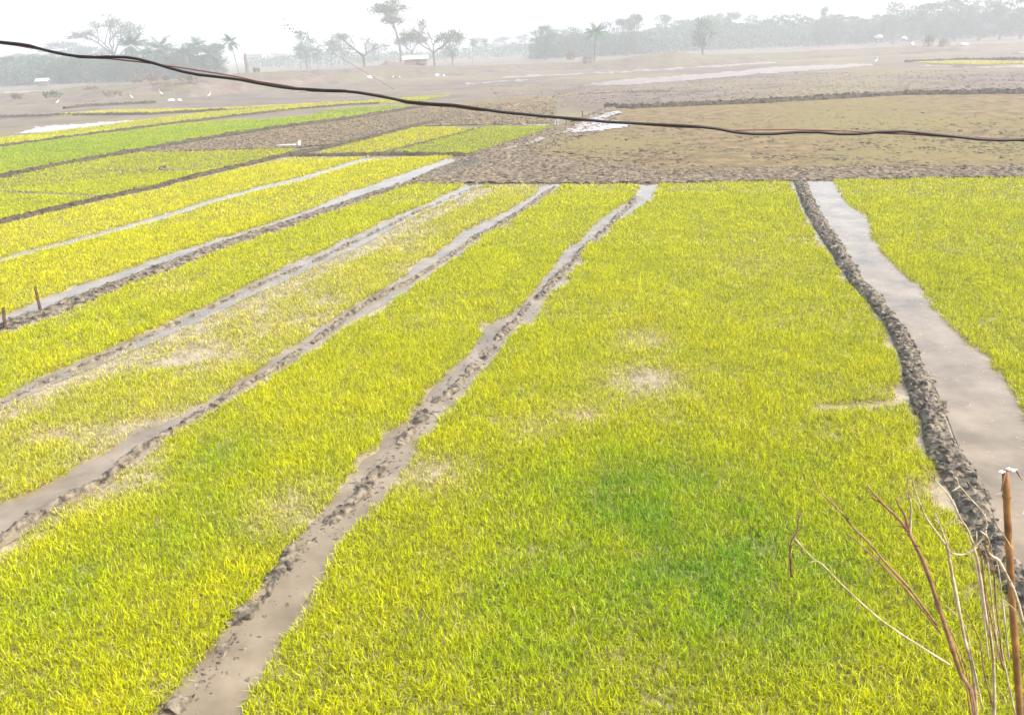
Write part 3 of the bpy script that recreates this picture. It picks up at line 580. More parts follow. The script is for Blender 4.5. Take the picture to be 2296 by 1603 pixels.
PROT['palm'] = [palm(140, .36, 32, .04), palm(141, .32, 30, -.05), palm(142, .40, 32, .02)]
PROT['tallpalm'] = [palm(145, .23, 26, -.10, .010), palm(146, .25, 24, .06, .011)]
PROT['umb_a'] = [tree_umbrella(151, .30, .42, 4, 24, .010, clump=.022)]
PROT['umb_b'] = [tree_umbrella(152, .22, .75, 4, 26, .013, clump=.03)]
PROT['slender'] = [tree_slender(160)]
PROT['curved'] = [bare_curved(170)]
NM = {'dense': 'broadleaf_tree', 'tallish': 'broadleaf_tree', 'airy': 'open_tree', 'palm': 'date_palm', 'tallpalm': 'tall_palm', 'umb_a': 'rain_tree', 'umb_b': 'spreading_tree', 'slender': 'slender_tree', 'curved': 'leaning_tree'}
WUNIT = {'dense': .95, 'tallish': .72, 'airy': .75, 'palm': .5, 'tallpalm': .4, 'umb_a': .8, 'umb_b': 1.2, 'slender': .36, 'curved': 1.2}
cnt = {}
def tree(kind, u, y, vtop, wpx=None, label='', group='hazy trees along the skyline'):
    i = cnt.get(kind, 0); cnt[kind] = i + 1; tr, cr = PROT[kind][i % len(PROT[kind])]
    (x, yy), H = stand(u, y, vtop); H += 0.0
    root = bpy.data.objects.new(NM[kind], None); C.objects.link(root); root.location = (x, yy, -.06)
    W = H if wpx is None else wpx / F * y * 1.03 / WUNIT[kind]
    root.scale = (W, W, H); root.rotation_euler.z = (i * 2.1) % 6.28 if kind not in ('curved', 'slender', 'tallpalm') else 0
    tag(root, label, 'palm' if 'palm' in kind else 'tree', group)
    for me in (tr, cr): link(me.name.split('.')[0], me, root)
    return root
# (kind, u, distance, top row, crown width px, label)
TR = [
 ('umb_a', 236, 228, 34, 118, 'tall open crowned rain tree with bare limbs rising above the left grove'),
 ('dense', 140, 330, 97, 140, 'pale domed tree fading into haze behind the left grove'),
 ('dense', 62, 310, 122, 110, 'pale round tree at the far left behind nearer greenery'),
 ('dense', 205, 330, 108, 110, 'pale hazy tree directly behind the tall rain tree'),
 ('tallish', 8, 230, 132, 70, 'green tree cut by the left edge of the picture'),
 ('dense', 40, 225, 126, 90, 'green tree second from the left edge'),
 ('dense', 92, 222, 128, 90, 'green tree behind the small white shed roof'),
 ('dense', 140, 215, 130, 80, 'bushy green tree just right of the white shed roof'),
 ('dense', 185, 212, 128, 80, 'bushy green tree at the left foot of the rain tree'),
 ('dense', 232, 208, 130, 80, 'bushy green tree under the rain tree'),
 ('dense', 275, 208, 124, 76, 'green tree under the wide fronded palm'),
 ('palm', 284, 200, 72, None, 'wide fronded palm right beside the rain tree'),
 ('tallish', 312, 214, 112, 66, 'green tree between the first two palms of the left grove'),
 ('palm', 330, 204, 104, None, 'short palm left of the second tall palm'),
 ('palm', 355, 210, 80, None, 'second tall palm of the left grove, above dense green'),
 ('dense', 378, 216, 110, 70, 'dense green tree under the second tall palm'),
 ('dense', 412, 216, 112, 70, 'dense green tree in the middle of the left grove'),
 ('palm', 405, 208, 100, None, 'short palm in the middle of the left grove'),
 ('palm', 435, 214, 82, None, 'third tall palm of the left grove, ragged crown'),
 ('dense', 448, 216, 106, 62, 'green tree under the ragged palm'),
 ('palm', 467, 214, 95, None, 'small dark palm right of the ragged palm'),
 ('tallish', 482, 218, 100, 60, 'last green tree at the right end of the left grove'),
 ('tallpalm', 523, 190, 76, None, 'slim tall palm standing alone at the right end of the left grove'),
 ('airy', 572, 430, 122, 60, 'very faint tree right of the lone tall palm'),
 ('airy', 625, 450, 120, 70, 'very faint tree between the left grove and the middle palms'),
 ('airy', 680, 265, 72, 56, 'thin leaved tree above the small middle palm group'),
 ('palm', 668, 255, 98, None, 'small palm at the left of the middle group'),
 ('palm', 690, 262, 102, None, 'small palm in the centre of the middle group'),
 ('palm', 708, 262, 100, None, 'small palm at the right of the middle group'),
 ('palm', 738, 268, 86, None, 'small palm left of the bare leaning tree'),
 ('airy', 765, 300, 76, 66, 'pale loose tree behind the bare leaning tree'),
 ('curved', 811, 170, 82, 110, 'bare leaning tree with a bent trunk and hooked branches'),
 ('airy', 835, 380, 96, 60, 'faint tree between the leaning tree and the tall slender tree'),
 ('slender', 886, 215, -8, 98, 'very tall slender tree whose crown reaches the top edge'),
 ('umb_b', 918, 250, 62, 80, 'small open tree behind the brick hut'),
 ('umb_b', 967, 195, 44, 150, 'wide spreading tree with forked bare limbs beside the hut'),
 ('airy', 1012, 215, 80, 46, 'small leafy tree right of the wide spreading tree'),
 ('tallpalm', 1057, 255, 84, None, 'slim faint palm right of the spreading tree'),
 ('tallpalm', 1092, 290, 88, None, 'second slim faint palm toward the middle of the picture'),
 ('airy', 1080, 400, 86, 66, 'very faint tree behind the slim palms'),
 ('tallish', 1125, 400, 84, 60, 'very faint tree just left of the right hand wood'),
 ('tallish', 1163, 390, 80, 56, 'faint tree touching the left end of the right hand wood'),
 ('dense', 1222, 235, 60, 76, 'rounded grey green tree at the left end of the right hand wood'),
 ('dense', 1252, 262, 68, 60, 'grey green tree second from the left end of the right hand wood'),
 ('airy', 1290, 255, 62, 60, 'loose tree left of the dark date palm'),
 ('palm', 1332, 172, 50, None, 'dark date palm standing in front of the right hand wood'),
 ('airy', 1362, 262, 50, 60, 'loose tree just behind the dark date palm'),
 ('dense', 1405, 245, 44, 76, 'tall rounded tree right of the dark date palm'),
 ('tallish', 1425, 250, 34, 50, 'tree with a pointed top right of the dark date palm'),
 ('dense', 1462, 300, 66, 60, 'low pale tree behind the highest point of the bank'),
 ('airy', 1492, 290, 34, 60, 'ragged tree top left of the pale broad crown'),
 ('dense', 1530, 300, 46, 84, 'pale broad crown left of the fan shaped tree'),
 ('airy', 1578, 190, 42, 66, 'fan shaped thin tree standing on the bank edge'),
 ('dense', 1600, 300, 34, 80, 'pale tree behind the fan shaped thin tree'),
 ('tallish', 1640, 300, 30, 66, 'pale tall tree right of the fan shaped thin tree'),
 ('airy', 1690, 295, 34, 64, 'loose pale tree in the middle of the right hand wood'),
 ('dense', 1730, 290, 48, 70, 'rounded pale tree in the middle of the right hand wood'),
 ('airy', 1765, 290, 46, 60, 'thin topped pale tree left of the narrow spire tree'),
 ('dense', 1800, 290, 54, 66, 'low rounded tree left of the narrow spire tree'),
 ('tallish', 1842, 250, 18, 38, 'narrow spire shaped tree in the right hand wood'),
 ('dense', 1872, 255, 34, 70, 'round green tree right of the narrow spire tree'),
 ('dense', 1925, 260, 38, 76, 'round green tree below a gap of sky on the right'),
 ('dense', 1972, 260, 34, 70, 'green tree left of the tallest right hand crowns'),
 ('airy', 2012, 240, 6, 76, 'ragged tall tree with holes of sky in its crown'),
 ('airy', 2052, 245, 14, 70, 'second ragged tall tree with sky in its crown'),
 ('dense', 2100, 240, 8, 96, 'big pale green tree in the right corner wood, leftmost'),
 ('dense', 2150, 245, -6, 110, 'big pale green tree whose crown reaches the top edge'),
 ('dense', 2205, 240, 2, 100, 'big pale green tree fourth from the right edge'),
 ('dense', 2250, 235, 6, 96, 'big pale green tree third from the right edge'),
 ('dense', 2300, 230, -8, 110, 'big pale green tree cut by the right edge'),
 ('dense', 2370, 230, -4, 110, 'pale green tree beyond the right edge'),
]
for t_ in TR: tree(*t_)
g = np.random.default_rng(77); used = set()
def filler(us, y0, y1, v0, v1, where):
    for i, u in enumerate(us):
        k = 'dense' if i % 3 else 'tallish'
        c_ = sorted([q for q in TR if q[5] not in used and len(q[5].split()) <= 12 and q[2] < y1], key=lambda q: abs(q[1] - u))[0]; used.add(c_[5])
        tree(k, u, g.uniform(y0, y1), g.uniform(v0, v1) - (u - us[0]) * .026, g.uniform(72, 100), 'faint tree behind the ' + c_[5], 'faint background trees')
filler(list(np.linspace(20, 480, 11)), 245, 270, 140, 150, 'dim background tree massed behind the left grove')
filler(list(np.linspace(1215, 1460, 6)), 300, 340, 76, 84, 'dim background tree massed behind the dark date palm')
filler(list(np.linspace(1480, 1830, 9)), 310, 350, 58, 68, 'pale background tree massed behind the fan shaped tree')
filler(list(np.linspace(1850, 2420, 13)), 270, 300, 44, 56, 'pale background tree massed behind the right corner wood')

def undergrowth(u0, u1, y0, y1, zt, n, seed, label):
    g = np.random.default_rng(seed); u = g.uniform(u0, u1, n); y = g.uniform(y0, y1, n); x = np.array([ray(a_, 200.)[0] / ray(a_, 200.)[1] for a_ in u]) * y
    h = zt * (.35 + 1.1 * noise(x, y * .3, 9, seed, 3)); z = h * g.uniform(0, 1, n) ** .8
    V, Q = leafquads(np.stack([x, y, z], -1), .5, g); tag(link('undergrowth', mesh_np('undergrowth', V, Q, M_leaf)), label, 'undergrowth', kind='stuff')
undergrowth(-150, 505, 212, 238, 5.5, 14000, 1, 'hazy undergrowth filling the foot of the left grove')
undergrowth(560, 1190, 300, 420, 4.0, 7000, 2, 'very faint low growth along the middle of the skyline')
undergrowth(1190, 1480, 255, 290, 6.5, 12000, 3, 'hazy undergrowth at the foot of the trees behind the date palm')
undergrowth(1480, 2500, 262, 310, 8.5, 34000, 4, 'hazy undergrowth at the foot of the right hand wood')

# snag
(x, y), H = stand(549, 188, 121); mb = MB(); mb.tube(resample([(0, 0, -.1), (.1, 0, H * .5), (-.05, 0, H * .8), (.12, 0, H)], 12), np.linspace(.42, .3, 12), 7)
mb.tube([(0, 0, H * .7), (.5, 0, H * .78)], [.15, .1], 5)
o = link('tree_snag', mb.mesh('tree_snag', M_bark), None, (x, y, 0)); tag(o, 'broken headless trunk right of the lone slim palm', 'dead tree')
# leaning bamboo culm with leaves at its tip
p0 = G(883, 201); p1 = at(700, 92, p0[1] + 4); mb = MB(); L_ = p1 - p0
mb.tube([p0 + L_ * t for t in np.linspace(0, 1.22, 16)], np.linspace(.055, .022, 16), 5)
tip = p0 + L_ * 1.2; g = np.random.default_rng(5); root = bpy.data.objects.new('leaning_bamboo', None); C.objects.link(root); root.location = tuple(p0)
tag(root, 'thin leaning bamboo culm slanting up to a few dark leaves', 'bamboo')
me = mb.mesh('culm', M_bark); o = link('culm', me, root); o.location = tuple(-p0)
cs = np.concatenate([tip + L_ * t_ + g.normal(0, .3, (10, 3)) for t_ in np.linspace(-.12, .12, 7)]); V, Q = leafquads(cs, .14, g)
o = link('leaves', mesh_np('leaves', V, Q, M_leaf2), root); o.location = tuple(-p0)

# dry bushes along the banks
def bush(u, vb, vt, wpx, label, seed, green=False, y=None):
    P = G(u, vb) if y is None else np.array([*stand(u, y, vb)[0], 0]); yy = P[1]
    zb = at(u, vb, yy)[2]; zt = at(u, vt, yy)[2]; H = max(.4, zt - zb); W = wpx / F * yy / 2
    g = np.random.default_rng(seed); mb = MB(); tips = []
    for k in range(26):
        a = g.uniform(0, 6.28); bx = W * g.uniform(-.8, .8); e = np.array([bx + math.cos(a) * W * g.uniform(.1, .45), math.sin(a) * W * .4, H * g.uniform(.4, 1) * (1 - .45 * abs(bx) / W)]); Pp = limb(mb, (bx, 0, -.25), e, .03, .012, g, .1)
        for q in range(3): e2 = Pp[3] + g.normal(0, .25, 3) * H * .5 + np.array([0, 0, H * .15]); limb(mb, Pp[3], e2, .014, .006, g, .1); tips.append(e2)
        tips.append(e)
    r = bpy.data.objects.new('dry_bush', None); C.objects.link(r); r.location = (P[0], P[1], zb)
    tag(r, label, 'bush', 'scrub on the earth banks'); link('stems', mb.mesh('stems', M_scrub), r)
    T = np.array(tips); V, Q = leafquads((T[:, None] + g.normal(0, H * .1, (len(T), 6, 3))).reshape(-1, 3), .075, g)
    link('leaves', mesh_np('leaves', V, Q, M_leaf if green else M_scrub), r)
bush(343, 186, 156, 34, 'yellowish tall bush on the bank below the cable', 1, y=128)
bush(309, 186, 172, 26, 'small dry bush left of the yellowish tall bush', 2, y=128)
bush(372, 182, 166, 16, 'thin upright bush right of the yellowish tall bush', 3, y=126)
bush(425, 186, 163, 48, 'wide brown thicket on the bank beneath the cable', 4, y=116)
bush(368, 192, 180, 60, 'low brown scrub on the bank face', 5, y=112)
bush(255, 212, 201, 50, 'low dark shrub beyond the far ridge on the left', 6, y=106)
bush(118, 216, 202, 40, 'dark green shrub at the end of the bright water strip', 7, True, y=108)
bush(38, 218, 207, 26, 'small reddish shrub near the left edge', 8, y=106)
bush(205, 204, 192, 44, 'dry scrub on the bank left of the cable crossing', 9, y=116)
bush(575, 162, 150, 14, 'tiny shrub right of the headless trunk', 10, y=150)
bush(2080, 102, 76, 26, 'dark twiggy plant on the bank near the right edge', 11, True, y=150)
bush(2115, 102, 84, 30, 'second twiggy plant on the bank near the right edge', 12, y=150)
bush(1320, 140, 122, 30, 'twiggy scrub at the foot of the dark date palm', 13, y=150)
bush(1280, 132, 112, 20, 'bare twigs left of the dark date palm', 14, y=165)

# ------------------------------------------------------------------ hut, shed, cow, egrets, sacks
def hut(u, y, vb, vt, wpx, name, label, wallm, roofm):
    (x, yy), _ = stand(u, y, vb); zb = at(u, vb, y)[2]; H = at(u, vt, y)[2] - zb; W = wpx / F * y
    r = bpy.data.objects.new(name, None); C.objects.link(r); r.location = (x, yy, zb - .3); r.rotation_euler.z = R(6); tag(r, label, 'hut')
    wh = H * .62 + .3; mb = MB(); t = .2
    mb.box((0, -W * .3, wh / 2), (W, t, wh)); mb.box((0, W * .3, wh / 2), (W, t, wh))
    mb.box((-W / 2 + t / 2, 0, wh / 2), (t, W * .6 - t - .006, wh - .01)); mb.box((W / 2 - t / 2, 0, wh / 2), (t, W * .6 - t - .006, wh - .01)); link('wall', mb.mesh('wall', wallm, False), r)
    mb = MB(); rh = H * .38; o_ = .4; y2 = W * .3 + o_
    V = [(-W / 2 - o_, -y2, wh - .05), (W / 2 + o_, -y2, wh - .05), (W / 2 + o_, 0, wh + rh), (-W / 2 - o_, 0, wh + rh), (-W / 2 - o_, y2, wh - .05), (W / 2 + o_, y2, wh - .05)]
    V = V + [(a_, b_, c_ - .08) for a_, b_, c_ in V]
    mb.add(V, [[0, 1, 2, 3], [3, 2, 5, 4], [6, 9, 8, 7], [9, 10, 11, 8], [0, 6, 7, 1], [4, 5, 11, 10], [0, 3, 9, 6], [3, 4, 10, 9], [1, 7, 8, 2], [2, 8, 11, 5]]); link('roof', mb.mesh('roof', roofm, False), r)
    mb = MB(); mb.box((W * .1, -W * .3 - t / 2 - .02, wh * .42), (.9, .05, wh * .8)); link('door', mb.mesh('door', M_bark, False), r)
hut(932, 172, 143, 125, 48, 'brick_hut', 'low brick hut with a pale roof between the slender and the spreading tree', M_brick, M_tin)
hut(98, 200, 190, 176, 20, 'roofed_shed', 'small shed with a white tin roof among the left trees', M_bark, M_cloth)

def cow(u, y, vb, hm):
    (x, yy), _ = stand(u, y, vb); zb = at(u, vb, y)[2]
    bpy_me = bpy.data.meshes.new('cow'); J = {'hip': (-.55, 0, 1.15, .26), 'mid': (-.1, 0, 1.1, .30), 'sh': (.4, 0, 1.15, .27), 'nk': (.75, 0, 1.25, .15), 'hd': (1.0, 0, 1.3, .12), 'mz': (1.3, 0, 1.12, .07),
        'tl': (-.85, 0, 1.1, .035), 't2': (-.95, 0, .6, .03)}
    E = [('hip', 'mid'), ('mid', 'sh'), ('sh', 'nk'), ('nk', 'hd'), ('hd', 'mz'), ('hip', 'tl'), ('tl', 't2')]
    for s_ in (-1, 1):
        J[f'f{s_}a'] = (.45, .17 * s_, .75, .1); J[f'f{s_}b'] = (.43, .17 * s_, .4, .06); J[f'f{s_}c'] = (.45, .17 * s_, .02, .05)
        J[f'h{s_}a'] = (-.55, .17 * s_, .8, .13); J[f'h{s_}b'] = (-.7, .17 * s_, .45, .06); J[f'h{s_}c'] = (-.62, .17 * s_, .02, .05)
        J[f'e{s_}'] = (.98, .2 * s_, 1.38, .03)
        E += [('sh', f'f{s_}a'), (f'f{s_}a', f'f{s_}b'), (f'f{s_}b', f'f{s_}c'), ('hip', f'h{s_}a'), (f'h{s_}a', f'h{s_}b'), (f'h{s_}b', f'h{s_}c'), ('hd', f'e{s_}')]
    K = list(J); bpy_me.from_pydata([J[k][:3] for k in K], [(K.index(a_), K.index(b_)) for a_, b_ in E], [])
    o = link('cow', bpy_me, None, (x, yy, zb)); o.scale = (hm / 1.45,) * 3; o.rotation_euler.z = R(200)
    sk = o.modifiers.new('skin', 'SKIN'); sv = bpy_me.skin_vertices[0].data
    for i, k in enumerate(K): sv[i].radius = (J[k][3],) * 2
    sv[0].use_root = True
    o.modifiers.new('sub', 'SUBSURF').levels = 1; bpy_me.materials.append(M_hide)
    tag(o, 'small dark cow standing between the brick hut and the spreading tree', 'cow')
cow(946, 168, 156, 1.35)

def egret_mesh():
    mb = MB(); mb.tube([(-.22, 0, .30), (-.12, 0, .36), (0, 0, .43), (.10, 0, .50), (.15, 0, .58)], [.012, .055, .085, .07, .03], 8)
    mb.tube([(.14, 0, .56), (.20, 0, .66), (.16, 0, .76), (.17, 0, .85), (.22, 0, .88)], [.03, .02, .017, .02, .022], 6); body = mb.mesh('body', M_feather)
    b = MB(); b.tube([(.22, 0, .88), (.33, 0, .86)], [.012, .003], 5); bk = b.mesh('beak', M_dark)
    legs = []
    for s_ in (-1, 1):
        l = MB(); l.tube([(.0, .03 * s_, .40), (-.02, .035 * s_, .22), (.01, .035 * s_, 0)], [.012, .009, .008], 5); legs.append(l.mesh('leg', M_dark))
    return body, bk, legs
EB = egret_mesh()
def egret(u, v, label, sc=1.0, rz=0, y=None, foot=0):
    if y is None: P = G(u, v)
    else: q = at(u, v, y); P = q
    r = bpy.data.objects.new('egret', None); C.objects.link(r); r.location = (P[0], P[1], P[2] + foot); r.rotation_euler.z = rz; r.scale = (sc,) * 3
    tag(r, label, 'egret', 'white birds feeding on the brown land')
    link('body', EB[0], r); link('beak', EB[1], r)
    for l in EB[2]: link('leg', l, r)
BK = 106
egret(130, 237, 'white bird standing upright nearest the left edge', 1.0, .5)
egret(297, 227, 'white bird leaning just above the far dark ridge', 1.15, 2.6)
egret(363, 218, 'slim white bird highest up the bank below the yellowish bush', 1.15, 2.9, y=108)
egret(470, 223, 'white bird with hooked neck right of the two white sacks', 1.1, .2)
egret(882, 178, 'white bird on the brown slope below the hut, left one', 0.75, .4, y=120)
egret(897, 179, 'white bird on the brown slope below the hut, right one', 0.75, 2.5, y=120)
egret(1964, 145, 'white bird at the edge of the far water on the right', 1.2, .3)
def sack(u, v, w_, h_, label, seed, y=None):
    P = G(u, v) if y is None else at(u, v, y); mb = MB(); mb.blob((0, 0, h_ * .45), (w_ / 2, w_ * .3, h_ / 2), 10, 7, seed, .06); mb.blob((w_ * .5, 0, h_ * .5), (w_ * .12, w_ * .1, h_ * .2), 6, 5, seed, .1)
    o = link('white_sack', mb.mesh('white_sack', M_cloth), None, tuple(P)); o.rotation_euler.z = seed; tag(o, label, 'sack', 'white sacks lying on the brown land')
sack(384, 229, .95, .38, 'white sack lying left of its twin below the brown thicket', 1)
sack(403, 229, .9, .38, 'white sack lying right of its twin below the brown thicket', 2)
sack(829, 179, .8, .6, 'single bright white sack where the leaning bamboo crosses the slope', 3, y=118)
sack(980, 173, .7, .5, 'white sack on the slope under the spreading tree, left one', 4, y=122)
sack(995, 174, .6, .4, 'white sack on the slope under the spreading tree, right one', 5, y=122)
sack(2160, 104, 1.4, .6, 'white sack on the bank below the big right corner trees', 6, y=150)
sack(2045, 104, 1.0, .8, 'white sack at the foot of the twiggy plants on the bank', 7, y=150)
sack(2026, 92, 1.6, .9, 'white sack farther back behind the right bank', 8, y=170)
sack(1970, 88, 1.6, .9, 'white sack farthest back, left of the others behind the right bank', 9, y=180)
mb = MB(); P = G(641, 328); mb.tube([(-.55, 0, .05), (0, .03, .06), (.6, -.02, .05)], .04, 6)
tag(link('white_pipe', mb.mesh('white_pipe', M_cloth), None, tuple(P)), 'short white pipe lying at the corner of the ploughed wedge', 'pipe')
mb = MB(); P = G(671, 327); mb.blob((0, 0, .12), (.1, .08, .16), 7, 5, 3, .2)
tag(link('plastic_bag', mb.mesh('plastic_bag', M_cloth), None, tuple(P)), 'small white plastic bag beside the lying white pipe', 'bag')
mb = MB(); P = G(362, 382); mb.blob((0, 0, .06), (.17, .13, .13), 9, 6, 3, .2); mb.blob((.13, 0, .04), (.1, .08, .08), 7, 5, 4, .2)
tag(link('earth_lump', mb.mesh('earth_lump', M_bund, False), None, tuple(P)), 'dark lump of earth on the faint ridge of the upper bed', 'lump')

# ------------------------------------------------------------------ stakes
def stake(ub, vb, ut, vt, rad, label, group, y=None, k=7, seed=0, m=None, split=False):
    P = G(ub, vb); T = at(ut, vt, P[1]); g = np.random.default_rng(seed); Q = resample([tuple(P - (T - P) * .25), tuple(P), tuple(T)], 12)
    Q[1:-1, :2] += g.normal(0, rad * .18, (10, 2)); mb = MB(); mb.tube(Q - P, rad * (1.1 - .2 * np.linspace(0, 1, 12)) * g.uniform(.9, 1.1, 12), k)
    if split: mb.tube([(T - P) * .97 + np.array([rad * .5, 0, 0]), (T - P) * 1.02 + np.array([rad * .7, 0, .01])], [rad * .4, rad * .2], 5)
    o = link('wooden_stake', mb.mesh('wooden_stake', m or M_stake), None, tuple(P)); tag(o, label, 'stake', group); return P, T
gs = 'stakes driven into the bund at the left edge'
stake(92, 704, 79, 643, .030, 'dark wooden stake in the bund, the taller inner one of two', gs, seed=1, split=True)
stake(12, 740, 7, 690, .032, 'dark wooden stake almost at the left edge of the picture', gs, seed=2, split=True)
gf = 'thin sticks beside the far wedge shaped bed'
tops = []
for i, (a_, b_, c_, d_, r_, l_) in enumerate([(1126, 281, 1126, 269, .025, 'leftmost thin stick above the small green wedge bed'), (1183, 281, 1182, 268, .025, 'second thin stick above the small green wedge bed'),
        (1248, 280, 1247, 264, .025, 'thin stick at the tip of the small green wedge bed'), (1270, 278, 1269, 262, .022, 'thin stick just right of the wedge bed tip'),
        (1306, 266, 1306, 249, .05, 'thick short post where the cable passes the bright puddle')]):
    P_, T_ = stake(a_, b_, c_, d_, r_, l_, gf, seed=10 + i); tops.append(T_)
mb = MB(); rp = []
for i in range(3):
    for t_ in np.linspace(0, 1, 8)[:-1]: q = tops[i] * (1 - t_) + tops[i + 1] * t_; rp.append(q + np.array([0, 0, -.02 - .08 * math.sin(math.pi * t_)]))
mb.tube(rp + [tops[3]], .009, 4); tag(link('rope', mb.mesh('rope', M_twig)), 'thin cord strung along the thin sticks above the wedge bed', 'cord')

# ------------------------------------------------------------------ overhead cable
K1 = [(0, 95), (40, 99), (67, 103), (86, 109), (113, 116), (140, 122), (175, 127), (215, 129), (242, 128), (282, 129), (309, 133), (344, 142), (376, 152), (408, 161), (443, 168), (497, 174), (537, 179), (577, 187), (617, 194), (654, 199), (695, 201), (727, 203), (762, 204), (802, 208), (856, 217), (910, 228), (963, 233), (1017, 236), (1071, 244), (1125, 252), (1177, 257), (1215, 261), (1293, 267), (1363, 274), (1440, 278), (1511, 281), (1562, 284), (1607, 289), (1648, 297), (1689, 301), (1733, 301), (1785, 297), (1836, 297), (1880, 301), (1921, 301), (1969, 297), (2024, 295), (2075, 300), (2143, 307), (2195, 313), (2246, 315), (2296, 314)]
K2 = [(0, 98), (40, 103), (67, 108), (100, 112), (140, 119), (175, 130), (215, 131), (242, 132), (280, 136), (325, 141), (376, 148), (430, 156), (480, 164), (540, 174), (577, 183), (617, 189), (654, 195), (695, 205), (762, 207), (802, 206), (856, 214), (910, 232), (963, 237), (1017, 240), (1071, 248), (1125, 250), (1177, 255), (1293, 271), (1363, 272), (1440, 280), (1511, 285), (1562, 287), (1607, 287), (1641, 293), (1682, 292), (1750, 291), (1819, 292), (1904, 294), (1969, 299), (2024, 301), (2075, 304), (2143, 309), (2195, 309), (2246, 312), (2296, 317)]
YW = 3.4
def cable_pts(K, dy):
    P = resample([tuple(at(a_, b_, YW + dy)) for a_, b_ in K], 260)
    l = P[0] + (P[0] - P[8]) / np.linalg.norm(P[0] - P[8]) * np.array([[9], [6], [3], [1]]) * np.array([1, 1, .3]); r = P[-1] + np.array([[1], [3], [6], [9]]) * np.array([1, 0, -.03])
    return np.r_[l, P, r]
root = bpy.data.objects.new('overhead_cable', None); C.objects.link(root); root.location = (0, YW, 4.5)
tag(root, 'black twisted service cable sagging across the whole view', 'cable')
mb = MB(); mb.tube(cable_pts(K1, 0), .0058, 8); o = link('black_strand', mb.mesh('black_strand', M_cable), root); o.location = (0, -YW, -4.5)
mb = MB(); mb.tube(cable_pts(K2, .01), .0032, 6); o = link('thin_strand', mb.mesh('thin_strand', M_cable2), root); o.location = (0, -YW, -4.5)

# ------------------------------------------------------------------ dry shrub and bamboo pole near the viewer
YS = 3.1; foot = np.array([at(2240, 1800, YS)[0], YS - .1, 0.0])
shrub = bpy.data.objects.new('dry_shrub', None); C.objects.link(shrub); shrub.location = tuple(foot)
tag(shrub, 'leafless dry shrub with reddish stem and pale curling twigs at lower right', 'shrub')
def twig(L, r0, r1, m, name='twig', dy=0.0, down=None, k=6):
    r0 *= .74; r1 *= .8
    P = [at(a_, b_, YS + dy * (1 - i / len(L))) for i, (a_, b_) in enumerate(L)]
    if down: P = [foot + np.array(down)] + P
    P = np.array(P); Q = resample_s(P, max(10, len(P) * 5)); n = len(Q)
    mb = MB(); g_ = np.random.default_rng(int(abs(L[0][0])) + int(abs(L[-1][1]))); mb.tube(Q - foot, np.linspace(r0, r1, n) * g_.uniform(.82, 1.18, n), k)
    for _ in range(max(2, int(n * .16))):
        i = g_.integers(n // 4, n - 2); b_ = Q[i] - foot; e_ = b_ + (Q[i + 1] - Q[i]) / (np.linalg.norm(Q[i + 1] - Q[i]) + 1e-9) * g_.uniform(.01, .05) + g_.normal(0, .016, 3)
        mb.tube([b_, (b_ + e_) / 2 + g_.normal(0, .003, 3), e_], [r1 * 1.1 + r0 * .15, r1 * .9, r1 * .5], 4)
    return link(name, mb.mesh(name, m), shrub)
def resample_s(P, n):
    """smooth (Catmull-Rom) curve through the points"""
    P = np.asarray(P, float); E = np.r_[[2 * P[0] - P[1]], P, [2 * P[-1] - P[-2]]]; out = []
    per = max(2, n // (len(P) - 1))
    for i in range(len(P) - 1):
        a_, b_, c_, d_ = E[i:i + 4]
        for t in np.linspace(0, 1, per, endpoint=False): out.append(.5 * ((2 * b_) + (c_ - a_) * t + (2 * a_ - 5 * b_ + 4 * c_ - d_) * t * t + (3 * b_ - a_ - 3 * c_ + d_) * t ** 3))
    return np.array(out + [P[-1]])
px = YS * 1.2 / F
twig([(2190, 1640), (2150, 1500), (2112, 1380), (2074, 1267), (2056, 1230), (2037, 1192), (2012, 1160), (1983, 1133), (1964, 1112), (1945, 1089)], 8.5 * px, 2 * px, M_stem, 'main_stem', down=(0, 0, 0), k=9)
twig([(2037, 1192), (2029, 1155), (2015, 1133), (2008, 1118)], 5 * px, 1.5 * px, M_stem)
twig([(2040, 1200), (2043, 1139), (2037, 1106), (2035, 1064)], 3.4 * px, 1.2 * px, M_twig)
twig([(2100, 1400), (2040, 1320), (1991, 1267), (1948, 1217), (1913, 1182), (1889, 1152), (1862, 1125), (1838, 1101), (1822, 1072)], 4.5 * px, 1.5 * px, M_stem)
twig([(2110, 1420), (2030, 1320), (1978, 1267), (1935, 1227), (1910, 1203), (1897, 1198)], 3.5 * px, 1.4 * px, M_stem)
twig([(1775, 1292), (1773, 1267), (1773, 1219), (1787, 1192), (1790, 1166), (1798, 1149)], 4 * px, 1.6 * px, M_stem)
twig([(2130, 1490), (1990, 1400), (1900, 1322), (1846, 1267), (1825, 1254), (1800, 1227), (1784, 1209)], 3 * px, 1.2 * px, M_twig)
twig([(2190, 1600), (2160, 1420), (2131, 1267), (2126, 1234), (2117, 1216), (2097, 1190), (2075, 1157), (2061, 1124), (2052, 1099), (2043, 1066)], 6 * px, 1.3 * px, M_twig, down=(.02, 0, 0))
twig([(2120, 1222), (2130, 1236), (2143, 1242), (2163, 1242), (2182, 1231), (2197, 1213), (2209, 1196), (2211, 1165), (2197, 1140), (2179, 1121), (2159, 1098), (2141, 1080)], 3 * px, 1.8 * px, M_twig)
twig([(2300, 1560), (2290, 1380), (2246, 1267), (2223, 1246), (2213, 1231), (2217, 1216), (2210, 1196)], 5.5 * px, 2.6 * px, M_twig, down=(.1, 0, 0))
twig([(2230, 1560), (2208, 1370), (2194, 1267), (2187, 1239), (2179, 1211), (2166, 1181), (2153, 1162), (2140, 1132), (2125, 1108), (2103, 1083), (2084, 1060), (2071, 1047)], 5 * px, 1.6 * px, M_twig, down=(.05, 0, 0))
